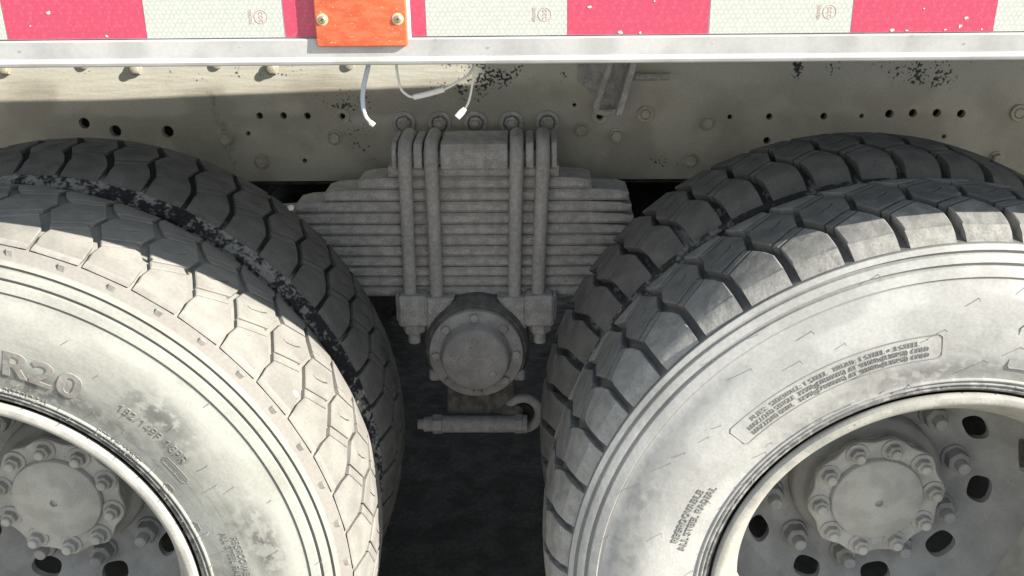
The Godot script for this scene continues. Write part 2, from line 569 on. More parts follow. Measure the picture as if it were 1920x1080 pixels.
	fl.box(Vector3(0.1, (y0 + y1) / 2, zf - 0.03), Vector3(6.6, y1 - y0 - 0.02, 0.006), 0.001)
	var mesh := ArrayMesh.new()
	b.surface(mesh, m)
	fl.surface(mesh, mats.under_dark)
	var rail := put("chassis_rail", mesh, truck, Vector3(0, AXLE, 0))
	var wm := washer(0.017, 0.0245, 0.007).mesh(mats.steel_dusty)
	var wn := MB.new()
	wn.add(hex_bolt(0.0145, 0.012), Transform3D())
	wn.add(disc_cap(0.008, 0.018), Transform3D())
	var wnm := wn.mesh(mats.steel_dusty)
	for x in [-0.150, -0.0755, -0.001, 0.0735, 0.148]:
		put("washer", wm, rail, Vector3(x, 0.493, zf))
		put("bolt", wnm, rail, Vector3(x, 0.493, zf + 0.001))
	var rm := washer(0.0085, 0.016, 0.004).mesh(m_paint())
	for p in [[-0.278, 0.508], [0.257, 0.504]]:
		put("washer", rm, rail, Vector3(p[0], p[1], zf))
	var rv := MB.new()
	rv.add(washer(0.011, 0.0175, 0.005), Transform3D())
	rv.add(disc_cap(0.010, 0.006), Transform3D())
	var rvm := rv.mesh(m_paint())
	for p in [[0.351, 0.508], [1.117, 0.505]]:
		put("rivet", rvm, rail, Vector3(p[0], p[1], zf))
	var bb := MB.new()
	bb.add(washer(0.009, 0.0165, 0.003), Transform3D())
	bb.add(hex_bolt(0.0125, 0.011), Transform3D(Basis(), Vector3(0, 0, 0.002)))
	var bbm := bb.mesh(m_paint())
	for p in [[-0.526, 0.462], [-0.297, 0.463], [-0.455, 0.412], [0.219, 0.476], [0.292, 0.463], [0.479, 0.489], [0.449, 0.410], [1.088, 0.409]]:
		var q := put("bolt", bbm, rail, Vector3(p[0], p[1], zf))
		q.rotation.z = rng.randf() * TAU
	var lb := MB.new()
	lb.add(hex_bolt(0.0145, 0.008), Transform3D())
	lb.add(disc_cap(0.0095, 0.0125), Transform3D())
	var lbm := lb.mesh(m_paint())
	for p in [[-0.965, 0.611], [-0.695, 0.609], [-0.415, 0.607]]:
		put("long_bolt", lbm, rail, Vector3(p[0], p[1], zf))
	var sb := disc_cap(0.011, 0.005).mesh(m_paint())
	for p in [[-0.801, 0.619], [-0.527, 0.617], [-0.256, 0.614]]:
		put("rivet", sb, rail, Vector3(p[0], p[1], zf))
	# bracket that hangs on the rail to the right of the spring
	var br := node("gusset_bracket", truck, Vector3(0, AXLE, 0))
	var pl := MB.new()
	pl.prism(PackedVector2Array([Vector2(0.210, 0.68), Vector2(0.330, 0.68), Vector2(0.290, 0.522), Vector2(0.268, 0.522), Vector2(0.210, 0.58)]), zf + 0.001, zf + 0.009, 0.001)
	put("back_plate", pl.mesh(mats.steel_dusty), br)
	var fp := MB.new()
	fp.prism(PackedVector2Array([Vector2(0.324, 0.68), Vector2(0.338, 0.68), Vector2(0.296, 0.520), Vector2(0.283, 0.520)]), zf + 0.009, zf + 0.075, 0.0015)
	put("side_flange", fp.mesh(mats.steel_dusty), br)
	var rd := MB.new()
	rd.tube(PackedVector3Array([Vector3(0.288, 0.672, zf + 0.055), Vector3(0.246, 0.532, zf + 0.050), Vector3(0.248, 0.524, zf + 0.048), Vector3(0.266, 0.520, zf + 0.046), Vector3(0.286, 0.522, zf + 0.045)]), 0.0075, 10)
	put("stay_rod", rd.mesh(mats.steel_dusty), br)
	var pin := MB.new()
	pin.tube(PackedVector3Array([Vector3(0.318, 0.590, zf + 0.035), Vector3(0.391, 0.590, zf + 0.036)]), 0.0075, 10)
	put("pin", pin.mesh(mats.steel_dusty), br)
	# far rail, added blocker over the rails, axle housings and cross tube: what shades and closes the space below
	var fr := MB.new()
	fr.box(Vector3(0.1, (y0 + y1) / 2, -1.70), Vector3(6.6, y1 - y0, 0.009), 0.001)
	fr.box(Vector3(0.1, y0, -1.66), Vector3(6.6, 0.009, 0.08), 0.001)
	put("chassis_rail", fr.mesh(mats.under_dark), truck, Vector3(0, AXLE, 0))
	# shading bar added out of view behind the panel; its upper edge bounds the light on the chassis rail
	var sr := MB.new()
	sr.prism(PackedVector2Array([Vector2(-3.0, 0.83), Vector2(1.2, 0.85), Vector2(1.2, 0.944), Vector2(0.633, 0.939), Vector2(0.20, 0.925), Vector2(-0.20, 0.912), Vector2(-0.40, 0.911), Vector2(-3.0, 0.930)]), -0.626, -0.620, 0.001)
	put("shade_bar", sr.mesh(mats.under_dark), truck, Vector3(0, AXLE, 0))
	# unseen blocker added above the rails to cut skylight, its underside sloping outwards and up
	var blocker := MB.new()
	var bt := MB.new()
	bt.prism(PackedVector2Array([Vector2(0.90, 0.73), Vector2(0.34, 1.53), Vector2(0.34, 2.8), Vector2(2.26, 2.8), Vector2(2.26, 1.53), Vector2(1.70, 0.73)]), -3.2, 7.0, 0.01)
	blocker.add(bt, Transform3D(Basis(Vector3(0, 0, -1), Vector3(0, 1, 0), Vector3(1, 0, 0)), Vector3.ZERO))
	put("sky_blocker", blocker.mesh(plain("blocker_green", lin(0.05, 0.10, 0.07), 0.6)), truck, Vector3(0, AXLE, 0))
	for s in [-1, 1]:
		var ax := MB.new()
		ax.lathe(PackedVector2Array([Vector2(0.075, -0.75), Vector2(0.075, -0.42), Vector2(0.09, -0.30), Vector2(0.19, -0.15), Vector2(0.21, 0.0), Vector2(0.19, 0.15), Vector2(0.09, 0.30), Vector2(0.075, 0.42), Vector2(0.075, 0.75)]), 32)
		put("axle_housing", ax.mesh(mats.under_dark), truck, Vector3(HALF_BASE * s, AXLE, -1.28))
	for s in [-1, 1]:
		for z in [-2.12, -2.43]:
			var ty := MB.new()
			var pp := profile(true)
			pp.reverse()
			var full := PackedVector2Array([Vector2(0.02, 0.02), Vector2(0.25, -0.06), Vector2(0.25, 0.11)])
			full.append_array(pp)
			for k in range(1, pp.size()):
				full.append(Vector2(pp[pp.size() - 1 - k].x, -pp[pp.size() - 1 - k].y))
			ty.lathe(full, 64)
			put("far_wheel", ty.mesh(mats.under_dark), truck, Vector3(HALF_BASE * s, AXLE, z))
	var fs := MB.new()
	fs.prism(PackedVector2Array([Vector2(-0.6, 0.37), Vector2(-0.66, 0.13), Vector2(0.66, 0.13), Vector2(0.6, 0.37), Vector2(0.2, 0.44), Vector2(-0.2, 0.44)]), -1.87, -1.775, 0.004)
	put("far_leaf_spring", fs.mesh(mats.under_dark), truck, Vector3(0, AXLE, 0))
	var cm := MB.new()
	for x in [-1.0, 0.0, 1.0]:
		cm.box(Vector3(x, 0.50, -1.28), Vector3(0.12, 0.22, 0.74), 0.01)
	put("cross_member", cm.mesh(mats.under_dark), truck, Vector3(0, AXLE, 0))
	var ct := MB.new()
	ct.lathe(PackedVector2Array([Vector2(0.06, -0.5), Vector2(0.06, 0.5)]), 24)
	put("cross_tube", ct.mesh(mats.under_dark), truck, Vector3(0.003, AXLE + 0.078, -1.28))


func m_paint() -> StandardMaterial3D:
	if not mats.has("rail_bolt"):
		rough_mat("rail_bolt", grime(256, 301, Color(0.36, 0.33, 0.265), Color(0.43, 0.395, 0.325), Color(0.2, 0.185, 0.155), 0.1, 0.15, 0.03), 4.0, 0.8)
	return mats.rail_bolt


# ---------------------------------------------------------------- spring pack
func spring() -> void:
	var ys := [0.4447, 0.4225, 0.3981, 0.3734, 0.3506, 0.3265, 0.3045, 0.2815, 0.2597, 0.2377, 0.2165, 0.1947, 0.1738]
	var zc := -0.7275
	var sp := node("leaf_spring", truck, Vector3(0, AXLE, 0))
	var x0 := [-0.163, -0.224, -0.293, -0.353, -0.42, -0.45, -0.47, -0.49, -0.51, -0.53, -0.55, -0.57]
	var x1 := [0.167, 0.231, 0.304, 0.310, 0.315, 0.32, 0.33, 0.34, 0.35, 0.36, 0.37, 0.38]
	for k in 12:
		var t: float = ys[k] - 0.0006
		var b: float = ys[k + 1] + 0.0006
		var h := t - b
		var poly := PackedVector2Array()
		if k == 0:
			poly = PackedVector2Array([Vector2(x0[k], b), Vector2(x1[k], b), Vector2(x1[k], t), Vector2(x0[k], t)])
		else:
			var cut := 0.075 if k < 3 else 0.09
			poly = PackedVector2Array([Vector2(x0[k], b), Vector2(x1[k], b), Vector2(x1[k], b + h * 0.62), Vector2(x1[k] - cut * 0.25, b + h * 0.86), Vector2(x1[k] - cut, t), Vector2(x0[k] + cut, t), Vector2(x0[k] + cut * 0.25, b + h * 0.86), Vector2(x0[k], b + h * 0.62)])
		var m := MB.new()
		var zj := rng.randf_range(-0.0015, 0.0015)
		m.prism(poly, zc - 0.047 + zj, zc + 0.047 + zj, 0.0056)
		put("leaf", m.mesh(mats.steel_dusty), sp)
	# pressing block on top, with the grooves the U-bolts lie in
	var cl := MB.new()
	var side := func(xa: float, xb: float, zfront: float) -> void:
		var poly := PackedVector2Array([Vector2(-zfront, 0.4452), Vector2(-zfront, 0.478), Vector2(-zfront + 0.010, 0.490), Vector2(-zfront + 0.026, 0.494), Vector2(0.775, 0.494), Vector2(0.775, 0.4452)])
		var tmp := MB.new()
		tmp.prism(poly, xa, xb, 0.002)
		# (a, b, depth) -> x = depth, y = b, z = -a
		cl.add(tmp, Transform3D(Basis(Vector3(0, 0, -1), Vector3(0, 1, 0), Vector3(1, 0, 0)), Vector3.ZERO))
	side.call(-0.0585, 0.069, -0.660)
	side.call(-0.111, -0.0945, -0.667)
	side.call(0.1035, 0.1185, -0.667)
	side.call(-0.153, -0.144, -0.672)
	side.call(0.152, 0.163, -0.672)
	cl.box(Vector3(0.005, 0.4600, -0.7295), Vector3(0.30, 0.0285, 0.085), 0.003)
	var clamp := put("spring_clamp", cl.mesh(mats.steel_dusty), truck, Vector3(0, AXLE, 0))
	var em := MB.new()
	em.box(Vector3(0.005, 0.4640, -0.6595), Vector3(0.046, 0.027, 0.003), 0.001)
	put("raised_plate", em.mesh(mats.steel_dusty), clamp)
	var tx := MB.new()
	flat_text(tx, "H4.5216", 0.009, Vector3(0.005, 0.4835, -0.6635), 0.0030, Basis(Vector3.RIGHT, -0.68))
	put("cast_lettering", tx.mesh(mats.steel_dusty), clamp)
	# U-bolts: a straight leg in front, bend over the block, leg behind
	var legs := [[-0.1270, -0.1295], [-0.0770, -0.0765], [0.0860, 0.0790], [0.1365, 0.1255]]
	for l in legs:
		var u := MB.new()
		var pts := PackedVector3Array()
		var zl := -0.6635
		pts.append(Vector3(l[1], 0.165, zl))
		pts.append(Vector3(lerpf(l[1], l[0], 0.5) + 0.0007, 0.35, zl))
		pts.append(Vector3(l[0], 0.457, zl))
		for k in range(1, 9):
			var a := PI / 2 * k / 8.0
			pts.append(Vector3(l[0], 0.457 + 0.033 * sin(a), zl - 0.034 * (1.0 - cos(a))))
		pts.append(Vector3(l[0], 0.490, -0.76))
		pts.append(Vector3(l[0], 0.480, -0.786))
		pts.append(Vector3(l[0], 0.460, -0.792))
		pts.append(Vector3(l[1], 0.165, -0.792))
		u.tube(pts, 0.0135, 16)
		put("u_bolt", u.mesh(mats.cast_leg if mats.has("cast_leg") else leg_mat()), truck, Vector3(0, AXLE, 0))


func leg_mat() -> StandardMaterial3D:
	return rough_mat("cast_leg", grime(512, 311, Color(0.345, 0.32, 0.298), Color(0.43, 0.402, 0.372), Color(0.1, 0.093, 0.085), 0.13, 0.25, 0.03), 5.0, 0.85, grey_tex(512, 313, 0.06, 4), 0.1)


func flat_text(into: MB, text: String, cap: float, at: Vector3, depth: float, basis := Basis(), bold := true) -> void:
	var m := text_mesh(text, cap, depth, bold)
	var arr := m.get_mesh_arrays()
	var vs: PackedVector3Array = arr[Mesh.ARRAY_VERTEX]
	var idx: PackedInt32Array = arr[Mesh.ARRAY_INDEX]
	for t in range(0, idx.size(), 3):
		var a := at + basis * (vs[idx[t]] - Vector3(0, 0, 0))
		var b := at + basis * (vs[idx[t + 1]])
		var c := at + basis * (vs[idx[t + 2]])
		var g := (c - a).cross(b - a)
		if g.length() > 1e-14:
			into.flat_dir(a, b, c, g)


func text_mesh(text: String, cap: float, depth: float, bold := true) -> TextMesh:
	var f := SystemFont.new()
	f.font_names = PackedStringArray(["Droid Sans"])
	f.font_weight = 700 if bold else 400
	var m := TextMesh.new()
	m.font = f
	m.text = text
	m.font_size = 32
	m.pixel_size = cap / (0.714 * 32.0)
	m.depth = depth
	m.curve_step = 1.5
	return m


# ---------------------------------------------------------------- trunnion below the spring
func trunnion() -> void:
	var tr := node("trunnion_saddle", truck, Vector3(0, AXLE, 0))
	var cx := 0.0025
	var cy := 0.078
	var s := MB.new()
	# saddle plate under the spring and its arms down to the hub
	s.prism(PackedVector2Array([Vector2(-0.148, 0.1728), Vector2(-0.148, 0.138), Vector2(-0.098, 0.13), Vector2(-0.092, 0.09), Vector2(-0.08, 0.04), Vector2(0.085, 0.04), Vector2(0.097, 0.09), Vector2(0.103, 0.13), Vector2(0.155, 0.138), Vector2(0.155, 0.1728)]), -0.785, -0.666, 0.006)
	s.prism(PackedVector2Array([Vector2(-0.097, 0.185), Vector2(-0.098, 0.11), Vector2(-0.078, 0.075), Vector2(-0.062, 0.150), Vector2(-0.040, 0.185)]), -0.680, -0.642, 0.005)
	s.prism(PackedVector2Array([Vector2(0.102, 0.185), Vector2(0.103, 0.11), Vector2(0.083, 0.075), Vector2(0.067, 0.150), Vector2(0.045, 0.185)]), -0.680, -0.642, 0.005)
	put("saddle", s.mesh(mats.steel_dusty), tr)
	for sx in [-1, 1]:
		var xc: float = cx + sx * 0.1265
		var e := MB.new()
		var w := 0.029
		e.box(Vector3(xc, 0.158, -0.668), Vector3(w * 2, 0.066, 0.062), 0.005)
		put("bolt_boss", e.mesh(mats.steel_dusty), tr)
		for q in [[xc + sx * 0.001, -0.6600]]:
			var nt := MB.new()
			nt.add(hex_bolt(0.0225, 0.020), Transform3D(Basis(Vector3.RIGHT, PI / 2), Vector3(q[0], 0.126, q[1])))
			put("nut", nt.mesh(mats.steel_dusty), tr)
			var st := MB.new()
			st.tube(PackedVector3Array([Vector3(q[0], 0.11, q[1]), Vector3(q[0], 0.084, q[1])]), 0.0125, 12)
			put("stud_end", st.mesh(mats.steel_dusty), tr)
		# ear beside the boss
		var ear := MB.new()
		ear.box(Vector3(xc + sx * 0.031, 0.162, -0.700), Vector3(0.006, 0.056, 0.10), 0.002)
		put("boss_edge", ear.mesh(mats.steel_dusty), tr)
	# hub barrel and bolted cover
	var hb := MB.new()
	hb.lathe(PackedVector2Array([Vector2(0.107, -0.13), Vector2(0.107, 0.0), Vector2(0.102, 0.010), Vector2(0.100, 0.018), Vector2(0.085, 0.020)]), 64, Vector3(cx, cy, -0.645))
	put("hub_barrel", hb.mesh(mats.steel_dark), tr)
	for a in [-0.55, PI + 0.55]:
		var rb := MB.new()
		var d := Vector2.from_angle(a)
		rb.box(Vector3(cx + d.x * 0.100, cy + d.y * 0.106, -0.640), Vector3(0.024, 0.024, 0.03), 0.004)
		put("hub_lug", rb.mesh(mats.cast_crust), tr)
	var cv := MB.new()
	cv.lathe(PackedVector2Array([Vector2(0.0935, 0.0), Vector2(0.0945, 0.010), Vector2(0.0930, 0.0145), Vector2(0.0895, 0.016), Vector2(0.0715, 0.0165), Vector2(0.0690, 0.020), Vector2(0.0665, 0.038), Vector2(0.0640, 0.0435), Vector2(0.060, 0.046), Vector2(0.03, 0.0475), Vector2(0.0, 0.048)]), 72, Vector3(cx, cy, -0.626))
	put("hub_cover", cv.mesh(mats.cast_crust), tr)
	var hm := hex_bolt(0.0095, 0.008).mesh(mats.cast_crust)
	for k in 8:
		var d := Vector2.from_angle(TAU * k / 8.0 + PI / 2 + 0.02) * 0.0805
		var q := put("cover_bolt", hm, tr, Vector3(cx + d.x, cy + d.y, -0.6097))
		q.rotation.z = k * 0.7
	for q in [[0.0, 0.043, -0.5795, 0.0065], [0.034, -0.028, -0.5795, 0.008], [-0.050, -0.014, -0.5810, 0.006]]:
		put("cover_plug", disc_cap(q[3], 0.004).mesh(mats.cast_crust), tr, Vector3(cx + q[0], cy + q[1], q[2]))
	# faint raised oval mark cast in the cover
	var ov := MB.new()
	var pts := PackedVector3Array()
	for k in 33:
		var a := TAU * k / 32.0
		pts.append(Vector3(cx + 0.036 * cos(a), cy - 0.002 + 0.017 * sin(a), -0.5792))
	ov.tube(pts, 0.0016, 6, false)
	put("raised_oval", ov.mesh(mats.cast_crust), tr)
	# torque rod pin below
	var rod := node("torque_rod", truck, Vector3(0, AXLE, 0))
	var p := MB.new()
	p.prism(PackedVector2Array([Vector2(-0.065, 0.02), Vector2(-0.069, -0.112), Vector2(0.078, -0.112), Vector2(0.074, 0.02)]), -0.745, -0.71, 0.003)
	put("bracket_plate", p.mesh(mats.steel_dark), rod)
	var b := MB.new()
	b.tube(PackedVector3Array([Vector3(-0.077, -0.1245, -0.69), Vector3(0.078, -0.1245, -0.69)]), 0.0182, 24)
	put("pin_body", b.mesh(mats.steel_dusty), rod)
	var along := Basis(Vector3.UP, PI / 2)
	for q in [[-0.099, 0.021, 0.022], [0.077, 0.0208, 0.019]]:
		var nt := MB.new()
		nt.add(hex_bolt(q[1], q[2]), Transform3D(along, Vector3(q[0], -0.1245, -0.69)))
		put("nut", nt.mesh(mats.steel_dusty), rod)
	var wz := MB.new()
	wz.add(disc_cap(0.016, 0.018), Transform3D(along, Vector3(-0.116, -0.1245, -0.69)))
	wz.add(disc_cap(0.011, 0.014), Transform3D(along, Vector3(-0.129, -0.1245, -0.69)))
	put("stud_end", wz.mesh(mats.steel_dusty), rod)
	put("washer", disc_cap(0.020, 0.008).mesh(mats.steel_dusty), rod, Vector3(0.096, -0.1245, -0.69)).rotation.y = PI / 2
	var eye := MB.new()
	var ring := PackedVector3Array()
	for k in 41:
		var a := TAU * k / 40.0
		ring.append(Vector3(0.095 + 0.035 * cos(a), -0.112 + 0.037 * sin(a), -0.715))
	eye.tube(ring, 0.0105, 12, false)
	put("rod_eye", eye.mesh(mats.steel_dusty), rod)
	var eb := MB.new()
	eb.box(Vector3(0.070, -0.112, -0.712), Vector3(0.05, 0.046, 0.03), 0.008)
	put("rod_end_block", eb.mesh(mats.steel_dark), rod)
	var sl := MB.new()
	sl.lathe(PackedVector2Array([Vector2(0.022, -0.02), Vector2(0.022, 0.012), Vector2(0.010, 0.014), Vector2(0.0, 0.014)]), 24, Vector3(0.095, -0.111, -0.725))
	put("rod_bush", sl.mesh(mats.under_dark), rod)


# ---------------------------------------------------------------- side panel with reflective tape and marker lamp
func tape_material(called: String, base: Color, edge: Color, patch: Color, sd: int) -> StandardMaterial3D:
	# honeycomb print of prismatic tape: one tile is two cells wide, repeated every 10.4 x 18 mm by UV
	var w := 512
	var h := 444
	var cell := 0.0052
	var n0 := noise_bytes(512, sd, 0.01, 4)
	var n1 := noise_bytes(512, sd + 1, 0.05, 3)
	var out := PackedByteArray()
	out.resize(w * h * 3)
	# 8 x 4 double rows fill the tile
	for y in h:
		for x in w:
			var px := x / 512.0 * 8.0          # in cells
			var py := y / 444.0 * 8.0 * 0.8671875   # rows are 0.866 of a cell apart, eight of them a tile
			var row := floorf(py / 0.8671875 + 0.5)
			var best := 9.0
			var second := 9.0
			for r in [row - 1, row, row + 1]:
				var off := 0.5 * (int(r) & 1)
				var c0 := floorf(px - off + 0.5)
				for c in [c0 - 1, c0, c0 + 1]:
					var d := Vector2(px - c - off, py - r * 0.8671875).length()
					if d < best:
						second = best
						best = d
					elif d < second:
						second = d
			var e := smoothstep(0.30, 0.06, second - best)
			var i := y * 512 + x
			var col := base.lerp(patch, smoothstep(0.45, 0.8, n0[i] / 255.0))
			col = col.lerp(edge, e)
			col = (col * (0.86 + 0.14 * n1[i] / 255.0 + 0.12 * n0[i] / 255.0)).linear_to_srgb()
			var o := (y * w + x) * 3
			out[o] = clampi(int(col.r * 255.0), 0, 255)
			out[o + 1] = clampi(int(col.g * 255.0), 0, 255)
			out[o + 2] = clampi(int(col.b * 255.0), 0, 255)
	var m := StandardMaterial3D.new()
	m.resource_name = called
	m.albedo_texture = texture(w, h, out)
	m.roughness = 0.35
	m.clearcoat_enabled = true
	m.clearcoat = 0.3
	m.clearcoat_roughness = 0.2
	mats[called] = m
	return m


func side_panel() -> void:
	var zf := 0.078
	var sp := node("side_panel", truck, Vector3(0, AXLE, 0))
	var b := MB.new()
	# upright board, its unseen upper part shaped to cast shade; upper edge rises a little towards the front
	b.prism(PackedVector2Array([Vector2(-3.2, 0.7755), Vector2(7.0, 0.7755), Vector2(7.0, 2.7), Vector2(2.30, 2.7), Vector2(2.35, 1.955), Vector2(1.914, 1.945), Vector2(1.30, 1.935), Vector2(-3.2, 1.92)]), zf - 0.022, zf - 0.001, 0.001)
	put("board", b.mesh(mats.panel_white), sp)
	# extruded bottom trim: flat band, small step, rolled lip
	var t := MB.new()
	var prof := PackedVector2Array([Vector2(-zf + 0.022, 0.7753), Vector2(-zf - 0.0035, 0.7750), Vector2(-zf - 0.0042, 0.7734), Vector2(-zf - 0.0030, 0.7559), Vector2(-zf - 0.0042, 0.7538), Vector2(-zf - 0.0052, 0.7511), Vector2(-zf - 0.0042, 0.7484), Vector2(-zf - 0.0015, 0.7470), Vector2(-zf + 0.022, 0.7470)])
	var tmp := MB.new()
	tmp.prism(prof, -3.2, 7.0, 0.0003)
	t.add(tmp, Transform3D(Basis(Vector3(0, 0, -1), Vector3(0, 1, 0), Vector3(1, 0, 0)), Vector3.ZERO))
	put("trim_strip", t.mesh(mats.trim), sp)
	var red := tape_material("tape_red", Color(0.52, 0.05, 0.105), Color(0.42, 0.055, 0.095), Color(0.55, 0.075, 0.125), 401)
	var white := tape_material("tape_white", Color(0.48, 0.50, 0.445), Color(0.39, 0.41, 0.365), Color(0.53, 0.535, 0.455), 411)
	var edges := [-0.747, -0.597, -0.447, -0.297, -0.150, 0.000, 0.149, 0.298, 0.446, 0.595, 0.744, 0.893]
	for k in edges.size() - 1:
		var xa: float = edges[k] + 0.0004
		var xb: float = edges[k + 1] - 0.0004
		var m := MB.new()
		var ya := 0.7765
		var yb := 0.8265
		var z := zf
		var u := func(x: float, y: float) -> Vector2:
			return Vector2(x / 0.0416, -y / 0.0361)
		var skew := rng.randf_range(-0.0006, 0.0006)
		var A := Vector3(xa + skew, ya, z); var B := Vector3(xb + skew, ya, z); var C := Vector3(xb, yb, z); var D := Vector3(xa, yb, z)
		m.tri(A, B, C, Vector3.BACK, Vector3.BACK, Vector3.BACK, u.call(A.x, A.y), u.call(B.x, B.y), u.call(C.x, C.y))
		m.tri(A, C, D, Vector3.BACK, Vector3.BACK, Vector3.BACK, u.call(A.x, A.y), u.call(C.x, C.y), u.call(D.x, D.y))
		for e in [[A, B, Vector3.DOWN], [B, C, Vector3.RIGHT], [C, D, Vector3.UP], [D, A, Vector3.LEFT]]:
			m.quad_dir(e[0], e[1], e[1] - Vector3(0, 0, 0.0012), e[0] - Vector3(0, 0, 0.0012), e[2])
		var isred := k % 2 == 0
		var o := put("tape_strip", m.mesh(red if isred else white), sp)
		o.set_meta("label", "crimson reflective tape strip" if isred else "pale green white honeycomb reflective tape strip")
		if not isred:
			# small certification mark printed on each pale strip
			var pr := MB.new()
			var px: float = xb - 0.023
			var ringp := PackedVector3Array()
			for a in 25:
				ringp.append(Vector3(px + 0.0068 * cos(TAU * a / 24.0), 0.7975 + 0.0068 * sin(TAU * a / 24.0), z + 0.0001))
			pr.tube(ringp, 0.00035, 4, false)
			var turned := Basis(Vector3.BACK, -PI / 2)
			flat_text(pr, "CCC", 0.0042, Vector3(px, 0.7975, z + 0.0002), 0.0002, turned)
			flat_text(pr, "000784", 0.0032, Vector3(px - 0.0115, 0.7975, z + 0.0002), 0.0002, turned, false)
			put("printed_mark", pr.mesh(mats.print_red), o)
	# scraps torn out of the tape and dried splashes: thin flakes with ragged outlines
	var fk := MB.new()
	var rr := RandomNumberGenerator.new()
	rr.seed = 33
	var spots := [[0.172, 0.8045, 0.0030], [-0.398, 0.8035, 0.0028], [0.205, 0.7785, 0.0032], [0.226, 0.7780, 0.0022], [0.490, 0.7785, 0.003], [0.505, 0.7780, 0.0018], [0.545, 0.7785, 0.002], [0.5655, 0.7900, 0.0026], [0.5600, 0.7815, 0.0030], [0.583, 0.7785, 0.0016], [-0.34, 0.7790, 0.0020], [0.24, 0.8100, 0.0014], [0.52, 0.8000, 0.0013], [-0.42, 0.7900, 0.0012]]
	for q in spots:
		var poly := PackedVector2Array()
		for k in 9:
			poly.append(Vector2(q[0], q[1]) + Vector2.from_angle(TAU * k / 9.0) * q[2] * rr.randf_range(0.45, 1.0) * Vector2(1.0, 0.7))
		fk.prism(poly, zf - 0.0005, zf + 0.0004, 0.0001)
	var fo := put("torn_flakes", fk.mesh(mats.wire_white), sp)
	fo.set_meta("kind", "stuff")
	# marker lamp
	var lm := node("side_marker_lamp", truck, Vector3(0, AXLE, 0), "amber side marker lamp with two crosshead screws")
	var base := MB.new()
	base.prism(round_rect(-0.1130, 0.7680, -0.0155, 0.84, 0.003), zf + 0.0004, zf + 0.0022, 0.0005)
	put("lamp_base", base.mesh(mats.panel_white), lm)
	var lens := MB.new()
	lens.prism(round_rect(-0.1150, 0.7670, -0.0190, 0.84, 0.003), zf + 0.0022, zf + 0.0088, 0.0012)
	var amber := StandardMaterial3D.new()
	amber.resource_name = "amber_lens"
	amber.albedo_texture = grime(256, 421, Color(0.50, 0.095, 0.035), Color(0.60, 0.14, 0.06), Color(0.72, 0.38, 0.22), 0.2, 0.2, 0.02)
	amber.uv1_triplanar = true
	amber.uv1_scale = Vector3(7.0, 22.0, 7.0)
	amber.roughness = 0.35
	amber.subsurf_scatter_enabled = true
	amber.subsurf_scatter_strength = 0.15
	put("lens", lens.mesh(amber), lm)
	for x in [-0.1070, -0.0280]:
		var sc := MB.new()
		sc.lathe(PackedVector2Array([Vector2(0.0040, -0.001), Vector2(0.0040, 0.0006), Vector2(0.0030, 0.0016), Vector2(0.0, 0.0019)]), 20)
		var cut := MB.new()
		cut.box(Vector3(0, 0, 0.0019), Vector3(0.0040, 0.0008, 0.0006), 0.0001)
		cut.box(Vector3(0, 0, 0.00195), Vector3(0.0008, 0.0040, 0.0006), 0.0001)
		var seat := MB.new()
		seat.lathe(PackedVector2Array([Vector2(0.0062, -0.001), Vector2(0.0062, 0.0004), Vector2(0.0056, 0.0007), Vector2(0.0, 0.0007)]), 24)
		var mesh := ArrayMesh.new()
		seat.surface(mesh, mats.connector_dull if mats.has("connector_dull") else plain("connector_dull", lin(0.62, 0.42, 0.26), 0.5))
		var rs := MB.new()
		rs.add(sc, Transform3D(Basis(), Vector3(0, 0, 0.0007)))
		rs.surface(mesh, mats.screw_steel)
		var rc := MB.new()
		rc.add(cut, Transform3D(Basis(), Vector3(0, 0, 0.0004)))
		rc.surface(mesh, mats.black)
		var o := put("screw", mesh, lm, Vector3(x, 0.7950, zf + 0.0088))
		o.rotation.z = 0.35 if x < -0.1 else 0.1


func round_rect(xa: float, ya: float, xb: float, yb: float, r: float) -> PackedVector2Array:
	var p := PackedVector2Array()
	for q in [[xb - r, yb - r, 0.0], [xa + r, yb - r, PI / 2], [xa + r, ya + r, PI], [xb - r, ya + r, PI * 1.5]]:
		for k in 5:
			p.append(Vector2(q[0], q[1]) + Vector2.from_angle(q[2] + PI / 2 * k / 4.0) * r)
	return p


